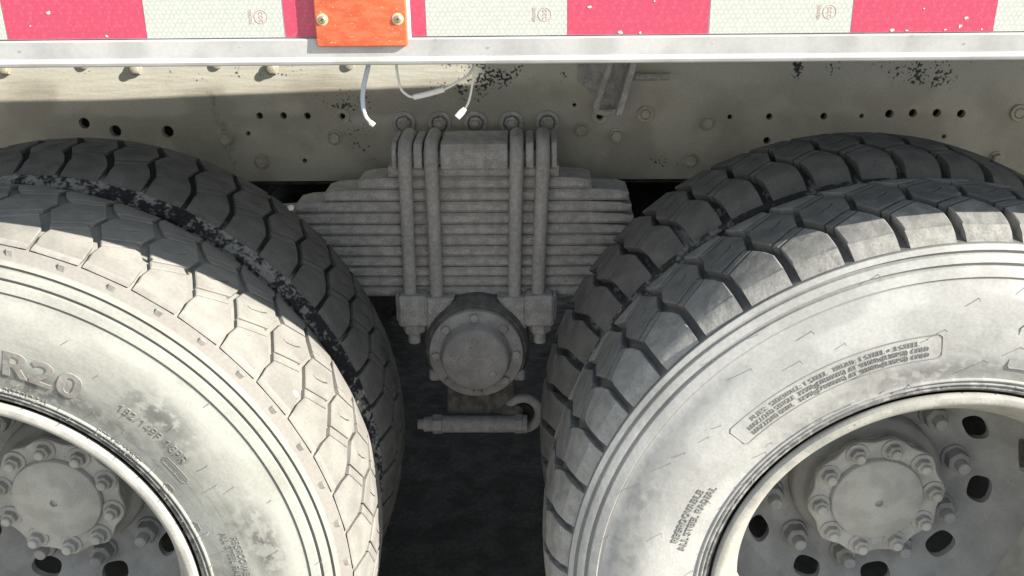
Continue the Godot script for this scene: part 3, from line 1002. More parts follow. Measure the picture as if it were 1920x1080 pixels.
# ---------------------------------------------------------------- wheels
# spec keys: side (-1 left, 1 right), z, pitches, phase (degrees of one shoulder slot), grow (mm added to blocks), base (groove floor radius), shoulder end (radius, w), angles shown one by one, materials
func wheels() -> void:
	var bumps := grey_tex(512, 501, 0.08, 4)
	var left := {"x": -HALF_BASE, "z": OUTER_Z, "pitches": 50, "phase": 66.3, "grow": 0.0007, "depth": 0.0085, "end": Vector2(0.5285, 0.1165), "slot": 0.0090, "from": -14.0, "to": 98.0,
		"tread": mats.tread_left, "lug": mats.lug_side_left, "body": polar_material("sidewall_left", 0, bumps), "worn": true, "label": "worn outer left wheel, tyre caked in pale dust"}
	var right := {"x": HALF_BASE, "z": OUTER_Z, "pitches": 47, "phase": 101.2, "grow": 0.0, "depth": 0.0145, "end": Vector2(0.5125, 0.1240), "slot": 0.0035, "from": 80.0, "to": 192.0,
		"tread": mats.tread_right, "lug": mats.lug_side_right, "shoulder": mats.lug_top_right, "body": polar_material("sidewall_right", 1, bumps), "worn": false, "label": "outer right wheel, tyre with deep tread lugs and dusty sidewall"}
	var inl := {"x": -HALF_BASE, "z": INNER_Z, "pitches": 50, "phase": 63.0, "grow": 0.0004, "depth": 0.008, "end": Vector2(0.5255, 0.1180), "slot": 0.006, "from": -16.0, "to": 104.0,
		"tread": mats.tread_inner, "lug": mats.tread_inner, "body": polar_material("sidewall_inner_left", 2, bumps), "worn": true, "label": "inner left wheel, dark shaded tyre with crusted shoulder"}
	var inr := {"x": HALF_BASE, "z": INNER_Z, "pitches": 47, "phase": 97.0, "grow": 0.0, "depth": 0.0145, "end": Vector2(0.5135, 0.1235), "slot": 0.0, "from": 78.0, "to": 194.0,
		"tread": mats.tread_inner, "lug": mats.tread_inner, "body": polar_material("sidewall_inner_right", 3, bumps), "worn": false, "label": "inner right wheel, dark shaded tyre behind the outer one"}
	for s in [left, right, inl, inr]:
		wheel(s)
	hub(-HALF_BASE, 0.38)
	hub(HALF_BASE, 0.14)


func profile(worn: bool) -> PackedVector2Array:
	# (radius, distance from the wheel's middle plane) of the outer face, from the crown to the bead
	var p := PackedVector2Array()
	if worn:
		for w in [0.0, 0.03, 0.055, 0.075, 0.09, 0.1]:
			p.append(Vector2(crown(w, true) - 0.0075, w))
		p.append_array(PackedVector2Array([Vector2(0.5268, 0.1075), Vector2(0.5265, 0.1120), Vector2(0.5262, 0.1155), Vector2(0.5255, 0.1172), Vector2(0.5120, 0.1258), Vector2(0.5108, 0.1290), Vector2(0.5060, 0.1318)]))
	else:
		for w in [0.0, 0.03, 0.055, 0.075]:
			p.append(Vector2(crown(w, false) - 0.0145, w))
		p.append_array(PackedVector2Array([Vector2(0.5215, 0.090), Vector2(0.5170, 0.1000), Vector2(0.5148, 0.1105), Vector2(0.5140, 0.1180), Vector2(0.5135, 0.1255), Vector2(0.5128, 0.1290), Vector2(0.5062, 0.1322)]))
	p.append_array(PackedVector2Array([Vector2(0.5056, 0.1288), Vector2(0.5018, 0.1290), Vector2(0.5011, 0.1338), Vector2(0.5003, 0.1343), Vector2(0.4913, 0.1372), Vector2(0.4906, 0.1340), Vector2(0.4866, 0.1342), Vector2(0.4859, 0.1388), Vector2(0.4850, 0.1392),
		Vector2(0.4743, 0.1424), Vector2(0.4733, 0.1404), Vector2(0.4690, 0.1408), Vector2(0.460, 0.1455), Vector2(0.445, 0.1508), Vector2(0.430, 0.1542), Vector2(0.415, 0.1560), Vector2(0.400, 0.1562), Vector2(0.385, 0.1552), Vector2(0.370, 0.1532), Vector2(0.355, 0.1502), Vector2(0.342, 0.1470),
		Vector2(0.3375, 0.1460), Vector2(0.3365, 0.1482), Vector2(0.3350, 0.1486), Vector2(0.3338, 0.1478), Vector2(0.3328, 0.1450), Vector2(0.3310, 0.1446), Vector2(0.3300, 0.1466), Vector2(0.3285, 0.1470), Vector2(0.3272, 0.1460), Vector2(0.3262, 0.1434), Vector2(0.3244, 0.1430), Vector2(0.3234, 0.1446), Vector2(0.3220, 0.1446),
		Vector2(0.3200, 0.1425), Vector2(0.3175, 0.1400), Vector2(0.3150, 0.1340), Vector2(0.312, 0.127), Vector2(0.305, 0.120)]))
	return p


func surface_w(prof: PackedVector2Array, r: float) -> float:
	for i in prof.size() - 1:
		if r <= prof[i].x and r >= prof[i + 1].x:
			return lerpf(prof[i].y, prof[i + 1].y, (prof[i].x - r) / maxf(1e-6, prof[i].x - prof[i + 1].x))
	return 0.12


# sidewall colour in polar form: u runs round the tyre, v from radius 0.30 (bottom) to 0.57
func polar_material(called: String, kind: int, bumps: Texture2D) -> StandardMaterial3D:
	var w := 2048
	var h := 256
	var n0 := noise_bytes(w, 601 + kind * 10, 0.008, 5, FastNoiseLite.TYPE_SIMPLEX_SMOOTH, h)
	var n1 := noise_bytes(w, 602 + kind * 10, 0.05, 4, FastNoiseLite.TYPE_SIMPLEX_SMOOTH, h)
	var n2 := noise_bytes(w, 603 + kind * 10, 0.2, 2, FastNoiseLite.TYPE_SIMPLEX_SMOOTH, h)
	var pale := [Color(0.335, 0.334, 0.30), Color(0.41, 0.404, 0.382), Color(0.30, 0.29, 0.265), Color(0.22, 0.215, 0.20)]
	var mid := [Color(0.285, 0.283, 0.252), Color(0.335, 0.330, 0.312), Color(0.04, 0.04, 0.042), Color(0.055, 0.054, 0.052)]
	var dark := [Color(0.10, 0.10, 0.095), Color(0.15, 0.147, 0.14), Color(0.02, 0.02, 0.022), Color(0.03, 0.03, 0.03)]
	# dark rubbed places: angle, radius, half angle, half radius, strength
	var rubs := []
	if kind == 0:
		rubs = [[44.0, 0.415, 9.0, 0.025, 0.9], [38.0, 0.39, 6.0, 0.02, 0.8], [66.0, 0.36, 14.0, 0.022, 0.9], [12.0, 0.425, 9.0, 0.022, 1.0], [18.0, 0.40, 5.0, 0.02, 0.6], [54.0, 0.36, 16.0, 0.02, 0.6], [80.0, 0.37, 10.0, 0.02, 0.7], [3.0, 0.37, 8.0, 0.03, 0.6]]
	elif kind == 1:
		rubs = [[100.0, 0.352, 22.0, 0.02, 0.75], [125.0, 0.345, 12.0, 0.015, 0.5], [160.0, 0.445, 10.0, 0.02, 0.55], [172.0, 0.44, 8.0, 0.025, 0.6], [140.0, 0.455, 10.0, 0.012, 0.3], [90.0, 0.35, 10.0, 0.02, 0.6]]
	var out := PackedByteArray()
	out.resize(w * h * 3)
	for y in h:
		var r := 0.30 + 0.27 * (y + 0.5) / h
		for x in w:
			var i := y * w + x
			var th := 360.0 * (x + 0.5) / w
			var a := n0[i] / 255.0
			var b := n1[i] / 255.0
			var col: Color
			if kind < 2:
				col = mid[kind].lerp(pale[kind], smoothstep(0.3, 0.65, a))
				var k := 0.0
				for s in rubs:
					var dt: float = wrapf(th - s[0], -180.0, 180.0) / s[2]
					var dr: float = (r - s[1]) / s[3]
					k = maxf(k, s[4] * exp(-(dt * dt + dr * dr)))
				k = maxf(k, 0.95 * smoothstep(0.341, 0.322, r))
				k *= 0.25 + 0.75 * smoothstep(0.36, 0.60, b * 0.7 + n2[i] / 255.0 * 0.3 + (a - 0.5) * 0.6)
				col = col.lerp(dark[kind], clampf(k, 0.0, 1.0))
				if kind == 0 and r > 0.511 and r < 0.527:
					col = col.lerp(Color(0.235, 0.215, 0.195), 0.8)
				elif kind == 0 and r > 0.5055 and r < 0.5115:
					col = col.lerp(Color(0.33, 0.32, 0.28), clampf(b * 1.4 - 0.3, 0, 1))
				if (r > 0.5013 and r < 0.506) or (r > 0.4863 and r < 0.4908) or (r > 0.471 and r < 0.473):
					col = col.lerp(Color(0.15, 0.145, 0.13), 0.75 if kind == 0 else 0.45)
				if kind == 1 and r > 0.5132:
					col = col.lerp(Color(0.09, 0.088, 0.082), 0.85)
				if kind == 0 and r > 0.5275:
					col = col.lerp(Color(0.22, 0.21, 0.19), 0.7)
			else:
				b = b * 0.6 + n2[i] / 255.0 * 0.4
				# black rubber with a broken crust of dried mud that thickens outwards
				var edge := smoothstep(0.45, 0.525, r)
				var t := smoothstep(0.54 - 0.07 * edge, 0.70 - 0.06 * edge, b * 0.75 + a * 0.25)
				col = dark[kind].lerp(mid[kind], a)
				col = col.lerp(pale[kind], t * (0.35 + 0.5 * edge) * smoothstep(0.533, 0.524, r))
			col = (col * (0.9 + 0.2 * n2[i] / 255.0)).linear_to_srgb()
			out[i * 3] = clampi(int(col.r * 255.0), 0, 255)
			out[i * 3 + 1] = clampi(int(col.g * 255.0), 0, 255)
			out[i * 3 + 2] = clampi(int(col.b * 255.0), 0, 255)
	var m := StandardMaterial3D.new()
	m.resource_name = called
	m.albedo_texture = texture(w, h, out)
	m.roughness = 0.92
	m.metallic_specular = 0.3
	m.heightmap_enabled = true
	m.heightmap_texture = texture(w, h, n1, Image.FORMAT_L8)
	m.heightmap_scale = 0.04 if kind < 2 else 0.1
	m.uv1_scale = Vector3(1, 1, 1)
	mats[called] = m
	return m


# the worn left tyres are rounder across the tread than the right ones
func crown(w: float, wo: bool) -> float:
	var t := absf(w) / 0.105
	return TYRE_R - (0.010 if wo else 0.008) * t * t - (0.004 if wo else 0.007) * pow(t, 6.0)


func crown_slope(w: float, wo: bool) -> float:
	var t := absf(w) / 0.105
	return signf(w) * (-2.0 * (0.010 if wo else 0.008) * t - 6.0 * (0.004 if wo else 0.007) * pow(t, 5.0)) / 0.105


# one tread block: polygons in (arc millimetres, w millimetres) raised from the groove floor; end = where a shoulder piece runs down to on the side
func block(pieces: Array, spec: Dictionary, mirror: bool, sipes: Array = []) -> ArrayMesh:
	var tops := [MB.new(), MB.new()]
	var side := MB.new()
	var deep: float = spec.depth + 0.004
	var e: Vector2 = spec.end
	var wo: bool = spec.worn
	var pos := func(u: float, w: float, r: float) -> Vector3:
		var a := u / TYRE_R
		return Vector3(r * cos(a), r * sin(a), w)
	var pi := 0
	for raw in pieces:
		var top: MB = tops[mini(pi, 1)]
		var poly := PackedVector2Array()
		for q in raw:
			poly.append(Vector2(q[0], q[1]) * 0.001 * (-1.0 if mirror else 1.0))
		if spec.grow > 0.0:
			var g := Geometry2D.offset_polygon(poly, spec.grow, Geometry2D.JOIN_MITER)
			if g.size():
				poly = g[0]
				for k in poly.size():
					poly[k].y = clampf(poly[k].y, -0.105, 0.105)
		if Geometry2D.is_polygon_clockwise(poly):
			poly.reverse()
		if sipes.is_empty():
			var fine := PackedVector2Array()
			for k in poly.size():
				var a := poly[k]
				var b := poly[(k + 1) % poly.size()]
				fine.append(a)
				var cuts := []
				for w in BANDS:
					if (a.y - w) * (b.y - w) < 0.0 and absf(a.y - w) > 0.001 and absf(b.y - w) > 0.001:
						cuts.append((w - a.y) / (b.y - a.y))
				cuts.sort()
				for t in cuts:
					fine.append(a.lerp(b, t))
			poly = fine
		var m := poly.size()
		var inner := PackedVector2Array()
		for k in m:
			var d0 := (poly[k] - poly[(k + m - 1) % m]).normalized()
			var d1 := (poly[(k + 1) % m] - poly[k]).normalized()
			var n0 := Vector2(-d0.y, d0.x)
			var n1 := Vector2(-d1.y, d1.x)
			inner.append(poly[k] + (n0 + n1) / maxf(0.5, 1.0 + n0.dot(n1)) * 0.0017)
		var face := inner.duplicate()
		# a sipe is a slit let into the face, joined to the rim by a hair-thin cut so that the face stays one polygon
		var slit := PackedVector2Array()
		if sipes.size() and pi == 0:
			for q in sipes:
				slit.append(Vector2(q[0], q[1]) * 0.001 * (-1.0 if mirror else 1.0))
			if not Geometry2D.is_polygon_clockwise(slit):
				slit.reverse()
			var bi := 0
			var si := 0
			var bd := 9.0
			for k in face.size():
				for l in slit.size():
					if face[k].distance_to(slit[l]) < bd:
						bd = face[k].distance_to(slit[l]); bi = k; si = l
			var f2 := PackedVector2Array()
			for k in range(0, bi + 1):
				f2.append(face[k])
			for l in slit.size():
				f2.append(slit[(si + l) % slit.size()])
			var along := (slit[si] - face[bi]).normalized()
			var across := Vector2(-along.y, along.x) * 0.00008
			f2.append(slit[si] + across)
			f2.append(face[bi] + across)
			for k in range(bi + 1, face.size()):
				f2.append(face[k])
			if Geometry2D.triangulate_polygon(f2).size():
				face = f2
			else:
				slit = PackedVector2Array()
		var parts_of_face := [face]
		if sipes.is_empty():
			parts_of_face = []
			for k in BANDS.size() - 1:
				var band := PackedVector2Array([Vector2(-0.2, BANDS[k]), Vector2(0.2, BANDS[k]), Vector2(0.2, BANDS[k + 1]), Vector2(-0.2, BANDS[k + 1])])
				parts_of_face.append_array(Geometry2D.intersect_polygons(face, band))
		for part in parts_of_face:
			var idx := Geometry2D.triangulate_polygon(part)
			for t in range(0, idx.size(), 3):
				var P := []
				var N := []
				for k in 3:
					var q: Vector2 = part[idx[t + k]]
					var a := q.x / TYRE_R
					var sl := crown_slope(q.y, wo)
					P.append(pos.call(q.x, q.y, crown(q.y, wo)))
					N.append(Vector3(cos(a), sin(a), -sl).normalized())
				top.tri(P[0], P[1], P[2], N[0], N[1], N[2])
		for k in slit.size():
			var q := slit[k]
			var s := slit[(k + 1) % slit.size()]
			var mid := (q + s) * 0.5
			var cc := Vector2.ZERO
			for z in slit:
				cc += z / slit.size()
			top.quad_dir(pos.call(q.x, q.y, crown(q.y, wo)), pos.call(s.x, s.y, crown(s.y, wo)), pos.call(s.x, s.y, crown(s.y, wo) - 0.005), pos.call(q.x, q.y, crown(q.y, wo) - 0.005), pos.call(cc.x, cc.y, TYRE_R) - pos.call(mid.x, mid.y, TYRE_R))
		for k in m:
			var l := (k + 1) % m
			var a := poly[k]
			var b := poly[l]
			var ia := inner[k]
			var ib := inner[l]
			var out2 := (b - a).normalized()
			var o3: Vector3 = Vector3(0, out2.y, 0)
			var mid2 := (a + b) * 0.5
			var outd: Vector3 = pos.call(mid2.x + out2.y * 0.01, mid2.y - out2.x * 0.01, TYRE_R) - pos.call(mid2.x, mid2.y, TYRE_R)
			var A1: Vector3 = pos.call(a.x, a.y, crown(a.y, wo) - 0.0012)
			var B1: Vector3 = pos.call(b.x, b.y, crown(b.y, wo) - 0.0012)
			var sa := 1.0 if a.y > 0 else -1.0
			var ea := absf(a.y) > 0.1035
			var eb := absf(b.y) > 0.1035
			if ea and eb:
				var n1 := Vector3(A1.x, A1.y, 0).normalized() + Vector3(0, 0, sa * absf(crown_slope(0.1045, wo)))
				n1 = n1.normalized()
				var IA: Vector3 = pos.call(ia.x, ia.y, crown(ia.y, wo))
				var IB: Vector3 = pos.call(ib.x, ib.y, crown(ib.y, wo))
				top.tri(A1, B1, IB, n1, n1, n1)
				top.tri(A1, IB, IA, n1, n1, n1)
			else:
				top.quad_dir(A1, B1, pos.call(ib.x, ib.y, crown(ib.y, wo)), pos.call(ia.x, ia.y, crown(ia.y, wo)), outd + A1.normalized() * 0.006)
			if ea and eb:
				# outer face: down the buttress in two steps, slightly bulged
				var wa := sa * lerpf(0.105, e.y, 0.45)
				var rm := lerpf(crown(0.105, wo), e.x, 0.40)
				var A2: Vector3 = pos.call(a.x, wa + sa * 0.0012, rm)
				var B2: Vector3 = pos.call(b.x, wa + sa * 0.0012, rm)
				var A3: Vector3 = pos.call(a.x, sa * (e.y + 0.0004), e.x)
				var B3: Vector3 = pos.call(b.x, sa * (e.y + 0.0004), e.x)
				var ra := Vector3(cos(a.x / TYRE_R), sin(a.x / TYRE_R), 0)
				var rb := Vector3(cos(b.x / TYRE_R), sin(b.x / TYRE_R), 0)
				var zo := Vector3(0, 0, sa)
				var k1 := absf(crown_slope(0.1045, wo))
				var k3 := 1.9
				var k2 := (k1 + k3) * 0.5
				side.tri(A1, B1, B2, (ra + zo * k1).normalized(), (rb + zo * k1).normalized(), (rb + zo * k2).normalized())
				side.tri(A1, B2, A2, (ra + zo * k1).normalized(), (rb + zo * k2).normalized(), (ra + zo * k2).normalized())
				side.tri(A2, B2, B3, (ra + zo * k2).normalized(), (rb + zo * k2).normalized(), (rb + zo * k3).normalized())
				side.tri(A2, B3, A3, (ra + zo * k2).normalized(), (rb + zo * k3).normalized(), (ra + zo * k3).normalized())
			else:
				var low := func(q: Vector2, is_end: bool) -> Array:
					if is_end:
						return [pos.call(q.x, sa * (lerpf(0.105, e.y, 0.45) + 0.0012), lerpf(crown(0.105, wo), e.x, 0.40)), pos.call(q.x, sa * (e.y + 0.0004), e.x), pos.call(q.x, sa * (e.y - 0.012), e.x - 0.002), pos.call(q.x, sa * 0.080, crown(0.08, wo) - deep - 0.004)]
					return [pos.call(q.x, q.y, crown(q.y, wo) - deep)]
				var LA: Array = low.call(a, ea)
				var LB: Array = low.call(b, eb)
				var ring: Array = [A1, B1]
				for z in range(LB.size()):
					ring.append(LB[z])
				for z in range(LA.size() - 1, -1, -1):
					ring.append(LA[z])
				for z in range(1, ring.size() - 1):
					top.flat_dir(ring[0], ring[z], ring[z + 1], outd)
		pi += 1
	var mesh := ArrayMesh.new()
	tops[0].surface(mesh, spec.tread)
	side.surface(mesh, spec.lug)
	tops[1].surface(mesh, spec.get("shoulder", spec.tread))
	return mesh


func wheel(spec: Dictionary) -> void:
	var wh := node("wheel", truck, Vector3(spec.x, AXLE, spec.z), spec.label)
	var outer: bool = spec.z == OUTER_Z
	var prof := profile(spec.worn)
	var full := PackedVector2Array()
	var pr := prof.duplicate()
	pr.reverse()                                 # bead of the outer face up to the crown, then down the back
	for q in pr:
		full.append(Vector2(q.x, q.y))
	for k in range(1, prof.size()):
		full.append(Vector2(prof[k].x, -prof[k].y))
	full.reverse()
	var c := MB.new()
	c.lathe(full, 200, Vector3.ZERO, 0.30, 0.27, 0.0004 if spec.worn else 0.0002)
	for k in c.uv.size():
		c.uv[k].y = c.uv[k].y
	var tyre := put("tyre", c.mesh(spec.body), wh)

	# tread
	var P: float = TAU * TYRE_R / spec.pitches * 1000.0
	var f := P / 75.2
	var sl: float = spec.slot * 1000.0
	var ex := 1.0 if spec.worn else 0.0
	var lug := [[[50 * f + ex, 55], [10 * f, 29], [1 * f, 38], [44 * f + ex, 65.5]], [[42.5 * f + ex, 67.5], [-0.5 * f, 40.5], [-12 * f, 57], [-21 * f, 76], [-23 * f, 105], [(35 * f + sl), 105], [(37 * f + sl), 88]]]
	var hexa := [[[0, -14], [5 * f, 20], [51 * f + ex, 50], [69 * f + ex, 14], [64 * f + ex, -20], [18 * f, -50]]]
	var mesh_lug := block(lug, spec, false)
	var sipe := [[19 * f, -8], [21 * f, -9.5], [29 * f, 1], [44 * f, 12.5], [51 * f, 12.5], [51 * f, 14.5], [43 * f, 14.5], [27.5 * f, 2.5]]
	var mesh_hex := block(hexa, spec, false, sipe)
	var mesh_lug2 := block(lug, spec, true)
	var step: float = 360.0 / spec.pitches
	var rows := [[mesh_lug, 0.0], [mesh_hex, 0.0], [mesh_lug2, 69.0 * f + ex]]
	var loose := {}
	# the slot of the outer shoulder lies at u = 44 of a pitch: bring it to the angle asked for
	var zero: float = spec.phase - rad_to_deg((0.0435 * f + spec.slot * 0.5) / TYRE_R)
	for k in spec.pitches:
		var deg: float = zero + step * k
		for rw in rows.size():
			var ang: float = deg_to_rad(deg) + rows[rw][1] * 0.001 / TYRE_R
			var d := fposmod(rad_to_deg(ang) + 90.0, 360.0) - 90.0
			if d < -90.0: d += 360.0
			if d > spec.from and d < spec.to and rw < 3:
				var o := put("tread_block", rows[rw][0], wh)
				o.rotation.z = ang + rng.randf_range(-0.0006, 0.0006)
			else:
				if not loose.has(rw):
					loose[rw] = []
				loose[rw].append(ang)
	var rest := ArrayMesh.new()
	var tt := MB.new()
	var ss := MB.new()
	var uu := MB.new()
	for rw in loose:
		var src: ArrayMesh = rows[rw][0]
		for si in src.get_surface_count():
			var arr := src.surface_get_arrays(si)
			var o := MB.new()
			o.v = arr[Mesh.ARRAY_VERTEX]; o.n = arr[Mesh.ARRAY_NORMAL]; o.uv = arr[Mesh.ARRAY_TEX_UV]
			for ang in loose[rw]:
				[tt, ss, uu][si].add(o, Transform3D(Basis(Vector3.BACK, ang), Vector3.ZERO))
	tt.surface(rest, spec.tread)
	ss.surface(rest, spec.lug)
	uu.surface(rest, spec.get("shoulder", spec.tread))
	var ro := put("tread_blocks", rest, wh)
	ro.set_meta("kind", "stuff")

	# rim: side ring, well and disc
	var rim := MB.new()
	var rp := PackedVector2Array([Vector2(0.300, 0.126), Vector2(0.3100, 0.1335), Vector2(0.3135, 0.1395), Vector2(0.3136, 0.1450), Vector2(0.3110, 0.1490), Vector2(0.3055, 0.1505), Vector2(0.3005, 0.1492), Vector2(0.2970, 0.1455), Vector2(0.2860, 0.1290), Vector2(0.2730, 0.1080), Vector2(0.2650, 0.0920), Vector2(0.2605, 0.0780), Vector2(0.2580, 0.06),
		Vector2(0.2545, 0.03), Vector2(0.2535, 0.0), Vector2(0.2530, -0.085)])
	# listed from the back of the lip over the front and down the well
	rim.lathe(rp, 160)
	put("rim", rim.mesh(mats.rim_paint), wh)
	if outer:
		disc(wh)
		lettering(wh, prof, spec.worn)
		if spec.worn:
			wear_marks(wh, prof)
		else:
			vent_hairs(wh, prof)
		valve(wh, spec.worn)
	else:
		var well := MB.new()
		var wp := PackedVector2Array([Vector2(0.17, -0.06), Vector2(0.253, -0.06), Vector2(0.253, -0.12)])
		well.lathe(wp, 48)
		put("wheel_disc", well.mesh(mats.disc_dust), wh)


func disc(wh: Node3D) -> void:
	# dished disc with ten oval hand holes, facing out, at the middle of the pair of wheels
	var d := MB.new()
	var p := PackedVector2Array([Vector2(0.090, -0.1655), Vector2(0.162, -0.1655), Vector2(0.168, -0.1640), Vector2(0.172, -0.1615)])
	p.reverse()
	d.lathe(p, 120)
	var q := PackedVector2Array([Vector2(0.2225, -0.1300), Vector2(0.240, -0.1100), Vector2(0.249, -0.098), Vector2(0.253, -0.085)])
	q.reverse()
	d.lathe(q, 120)
	var r0 := 0.172
	var r1 := 0.2225
	var z0 := -0.1615
	var z1 := -0.1300
	var onto := func(s: Vector2) -> Vector3:      # s = (angle, radius)
		return Vector3(s.y * cos(s.x), s.y * sin(s.x), lerpf(z0, z1, (s.y - r0) / (r1 - r0)))
	var nrm := func(s: Vector2) -> Vector3:
		var t := Vector2(-(z1 - z0), r1 - r0).normalized()
		return Vector3(t.x * cos(s.x), t.x * sin(s.x), t.y)
	var span := TAU / 10.0
	for k in 10:
		var mid := span * k - 0.10
		var rc := 0.1970
		var ha := 0.0250 / rc
		var hr := 0.0158
		for s in [-1.0, 1.0]:
			var poly := PackedVector2Array()
			poly.append(Vector2(0, r0))
			for j in range(1, 6):
				poly.append(Vector2(span / 2 * j / 5.0, r0))
			for j in range(5, -1, -1):
				poly.append(Vector2(span / 2 * j / 5.0, r1))
			for j in range(0, 13):
				var a := PI / 2 - PI * j / 12.0
				# squarish oval
				var cx := pow(absf(cos(a)), 0.75)
				var sy := signf(sin(a)) * pow(absf(sin(a)), 0.75)
				poly.append(Vector2(ha * cx, rc + hr * sy))
			var idx := Geometry2D.triangulate_polygon(poly)
			for t in range(0, idx.size(), 3):
				var S := []
				for z in 3:
					S.append(Vector2(mid + s * poly[idx[t + z]].x, poly[idx[t + z]].y))
				d.tri(onto.call(S[0]), onto.call(S[1]), onto.call(S[2]), nrm.call(S[0]), nrm.call(S[1]), nrm.call(S[2]))
			for j in 12:
				var a := poly[poly.size() - 13 + j]
				var b := poly[poly.size() - 13 + j + 1]
				var A: Vector3 = onto.call(Vector2(mid + s * a.x, a.y))
				var B: Vector3 = onto.call(Vector2(mid + s * b.x, b.y))
				var back := Vector3(0, 0, -0.012)
				var C: Vector3 = onto.call(Vector2(mid, rc))
				d.quad_dir(A, B, B + back, A + back, C - A)
	put("wheel_disc", d.mesh(mats.disc_dust), wh)


func valve(wh: Node3D, worn: bool) -> void:
	var m := MB.new()
	var a := deg_to_rad(148.0 if worn else 24.0)
	var d := Vector3(cos(a), sin(a), 0)
	m.tube(PackedVector3Array([d * 0.244 + Vector3(0, 0, -0.10), d * 0.225 + Vector3(0, 0, -0.06), d * 0.215 + Vector3(0, 0, -0.035)]), 0.0045, 8)
	put("valve_stem", m.mesh(mats.steel_dark), wh)


# text bent round the tyre, tops outwards, reading clockwise; th is the angle of its middle
func arc_text(into: MB, text: String, r: float, th: float, cap: float, prof: PackedVector2Array, depth := 0.0014, bold := true, stretch := 1.0) -> void:
	var m := text_mesh(text, cap, depth * 2.0, bold)
	var arr := m.get_mesh_arrays()
	var vs: PackedVector3Array = arr[Mesh.ARRAY_VERTEX]
	var idx: PackedInt32Array = arr[Mesh.ARRAY_INDEX]
	var bent := PackedVector3Array()
	for q in vs:
		var rr := r + q.y
		var a := deg_to_rad(th) - q.x * stretch / r
		bent.append(Vector3(rr * cos(a), rr * sin(a), surface_w(prof, rr) + q.z))
	for t in range(0, idx.size(), 3):
		var a := bent[idx[t]]
		var b := bent[idx[t + 1]]
		var c := bent[idx[t + 2]]
		var g := (c - a).cross(b - a)
		if g.length() > 1e-14:
			into.flat_dir(a, b, c, g)


func arc_frame(into: MB, r0: float, r1: float, t0: float, t1: float, prof: PackedVector2Array, rad := 0.0009) -> void:
	var pts := PackedVector3Array()
	var on := func(r: float, t: float) -> Vector3:
		var a := deg_to_rad(t)
		return Vector3(r * cos(a), r * sin(a), surface_w(prof, r))
	var steps := maxi(3, int(absf(t1 - t0)))
	var dt := 0.6 * signf(t1 - t0)
	var dr := 0.004
	for k in steps + 1:
		pts.append(on.call(r1, lerpf(t0 + dt, t1 - dt, float(k) / steps)))
	pts.append(on.call(r1 - dr, t1))
	pts.append(on.call(r0 + dr, t1))
	for k in steps + 1:
		pts.append(on.call(r0, lerpf(t1 - dt, t0 + dt, float(k) / steps)))
	pts.append(on.call(r0 + dr, t0))
	pts.append(on.call(r1 - dr, t0))
	pts.append(pts[0])
	into.tube(pts, rad, 6, false)


func lettering(wh: Node3D, prof: PackedVector2Array, worn: bool) -> void:
	var m := MB.new()
	if worn:
		var big := MB.new()
		arc_text(big, "R20", 0.3825, 66.3, 0.037, prof, 0.0010, true, 1.22)
		put("size_lettering", big.mesh(mats.lug_side_left), wh)
		arc_text(m, "152/149F", 0.3925, 45.9, 0.0105, prof, 0.0012, false, 1.1)
		arc_text(m, "18PR", 0.3925, 37.0, 0.0115, prof, 0.0012, false, 1.05)
		arc_text(m, "DOT 1AY 58AVRC", 0.3375, 45.5, 0.0062, prof, 0.0010, false, 1.1)
		arc_text(m, "0172010-241", 0.3390, 68.5, 0.0058, prof, 0.0010, false, 1.25)
		arc_frame(m, 0.3655, 0.3765, 37.5, 30.2, prof, 0.0008)
		arc_text(m, "APPROVED 008221", 0.3710, 33.8, 0.0042, prof, 0.0008, false, 0.9)
		arc_frame(m, 0.3345, 0.3455, 32.2, 29.3, prof, 0.0008)
		arc_text(m, "E4", 0.3400, 30.7, 0.006, prof, 0.0008)
		arc_frame(m, 0.3345, 0.3455, 20.5, 17.6, prof, 0.0008)
		arc_text(m, "CCC", 0.3400, 19.0, 0.0055, prof, 0.0008)
		arc_text(m, "REGROOVABLE", 0.3890, 9.3, 0.0085, prof, 0.0012, false)
		arc_text(m, "ALL STEEL RADIAL", 0.3755, 9.3, 0.0085, prof, 0.0012, false)
	else:
		arc_frame(m, 0.3735, 0.4075, 139.2, 97.3, prof, 0.0010)
		arc_text(m, "PLIES:  SIDEWALL: 1 STEEL   TREAD: 1 STEEL + 3 STEEL", 0.3985, 118.0, 0.0062, prof, 0.0012, false, 1.12)
		arc_text(m, "MAX.LOAD SINGLE  3550kg(7830LBS)  AT  930kPa(135PSI)  COLD", 0.3895, 118.0, 0.0062, prof, 0.0012, false, 1.0)
		arc_text(m, "MAX.LOAD DUAL   3250kg(7160LBS)  AT  930kPa(135PSI)  COLD", 0.3805, 118.0, 0.0062, prof, 0.0012, false, 1.0)
		arc_text(m, "REGROOVABLE", 0.3795, 159.3, 0.0092, prof, 0.0014, true)
		arc_text(m, "ALL STEEL RADIAL", 0.3660, 159.3, 0.0092, prof, 0.0014, true)
		arc_frame(m, 0.3560, 0.4180, 84.0, 40.0, prof, 0.0012)
	put("sidewall_lettering", m.mesh(mats.sidewall_letters if mats.has("sidewall_letters") else letters_mat()), wh)


func letters_mat() -> StandardMaterial3D:
	return rough_mat("sidewall_letters", grime(256, 701, Color(0.19, 0.186, 0.175), Color(0.26, 0.255, 0.235), Color(0.15, 0.147, 0.138), 0.1, 0.1, 0.02), 4.0, 0.9)


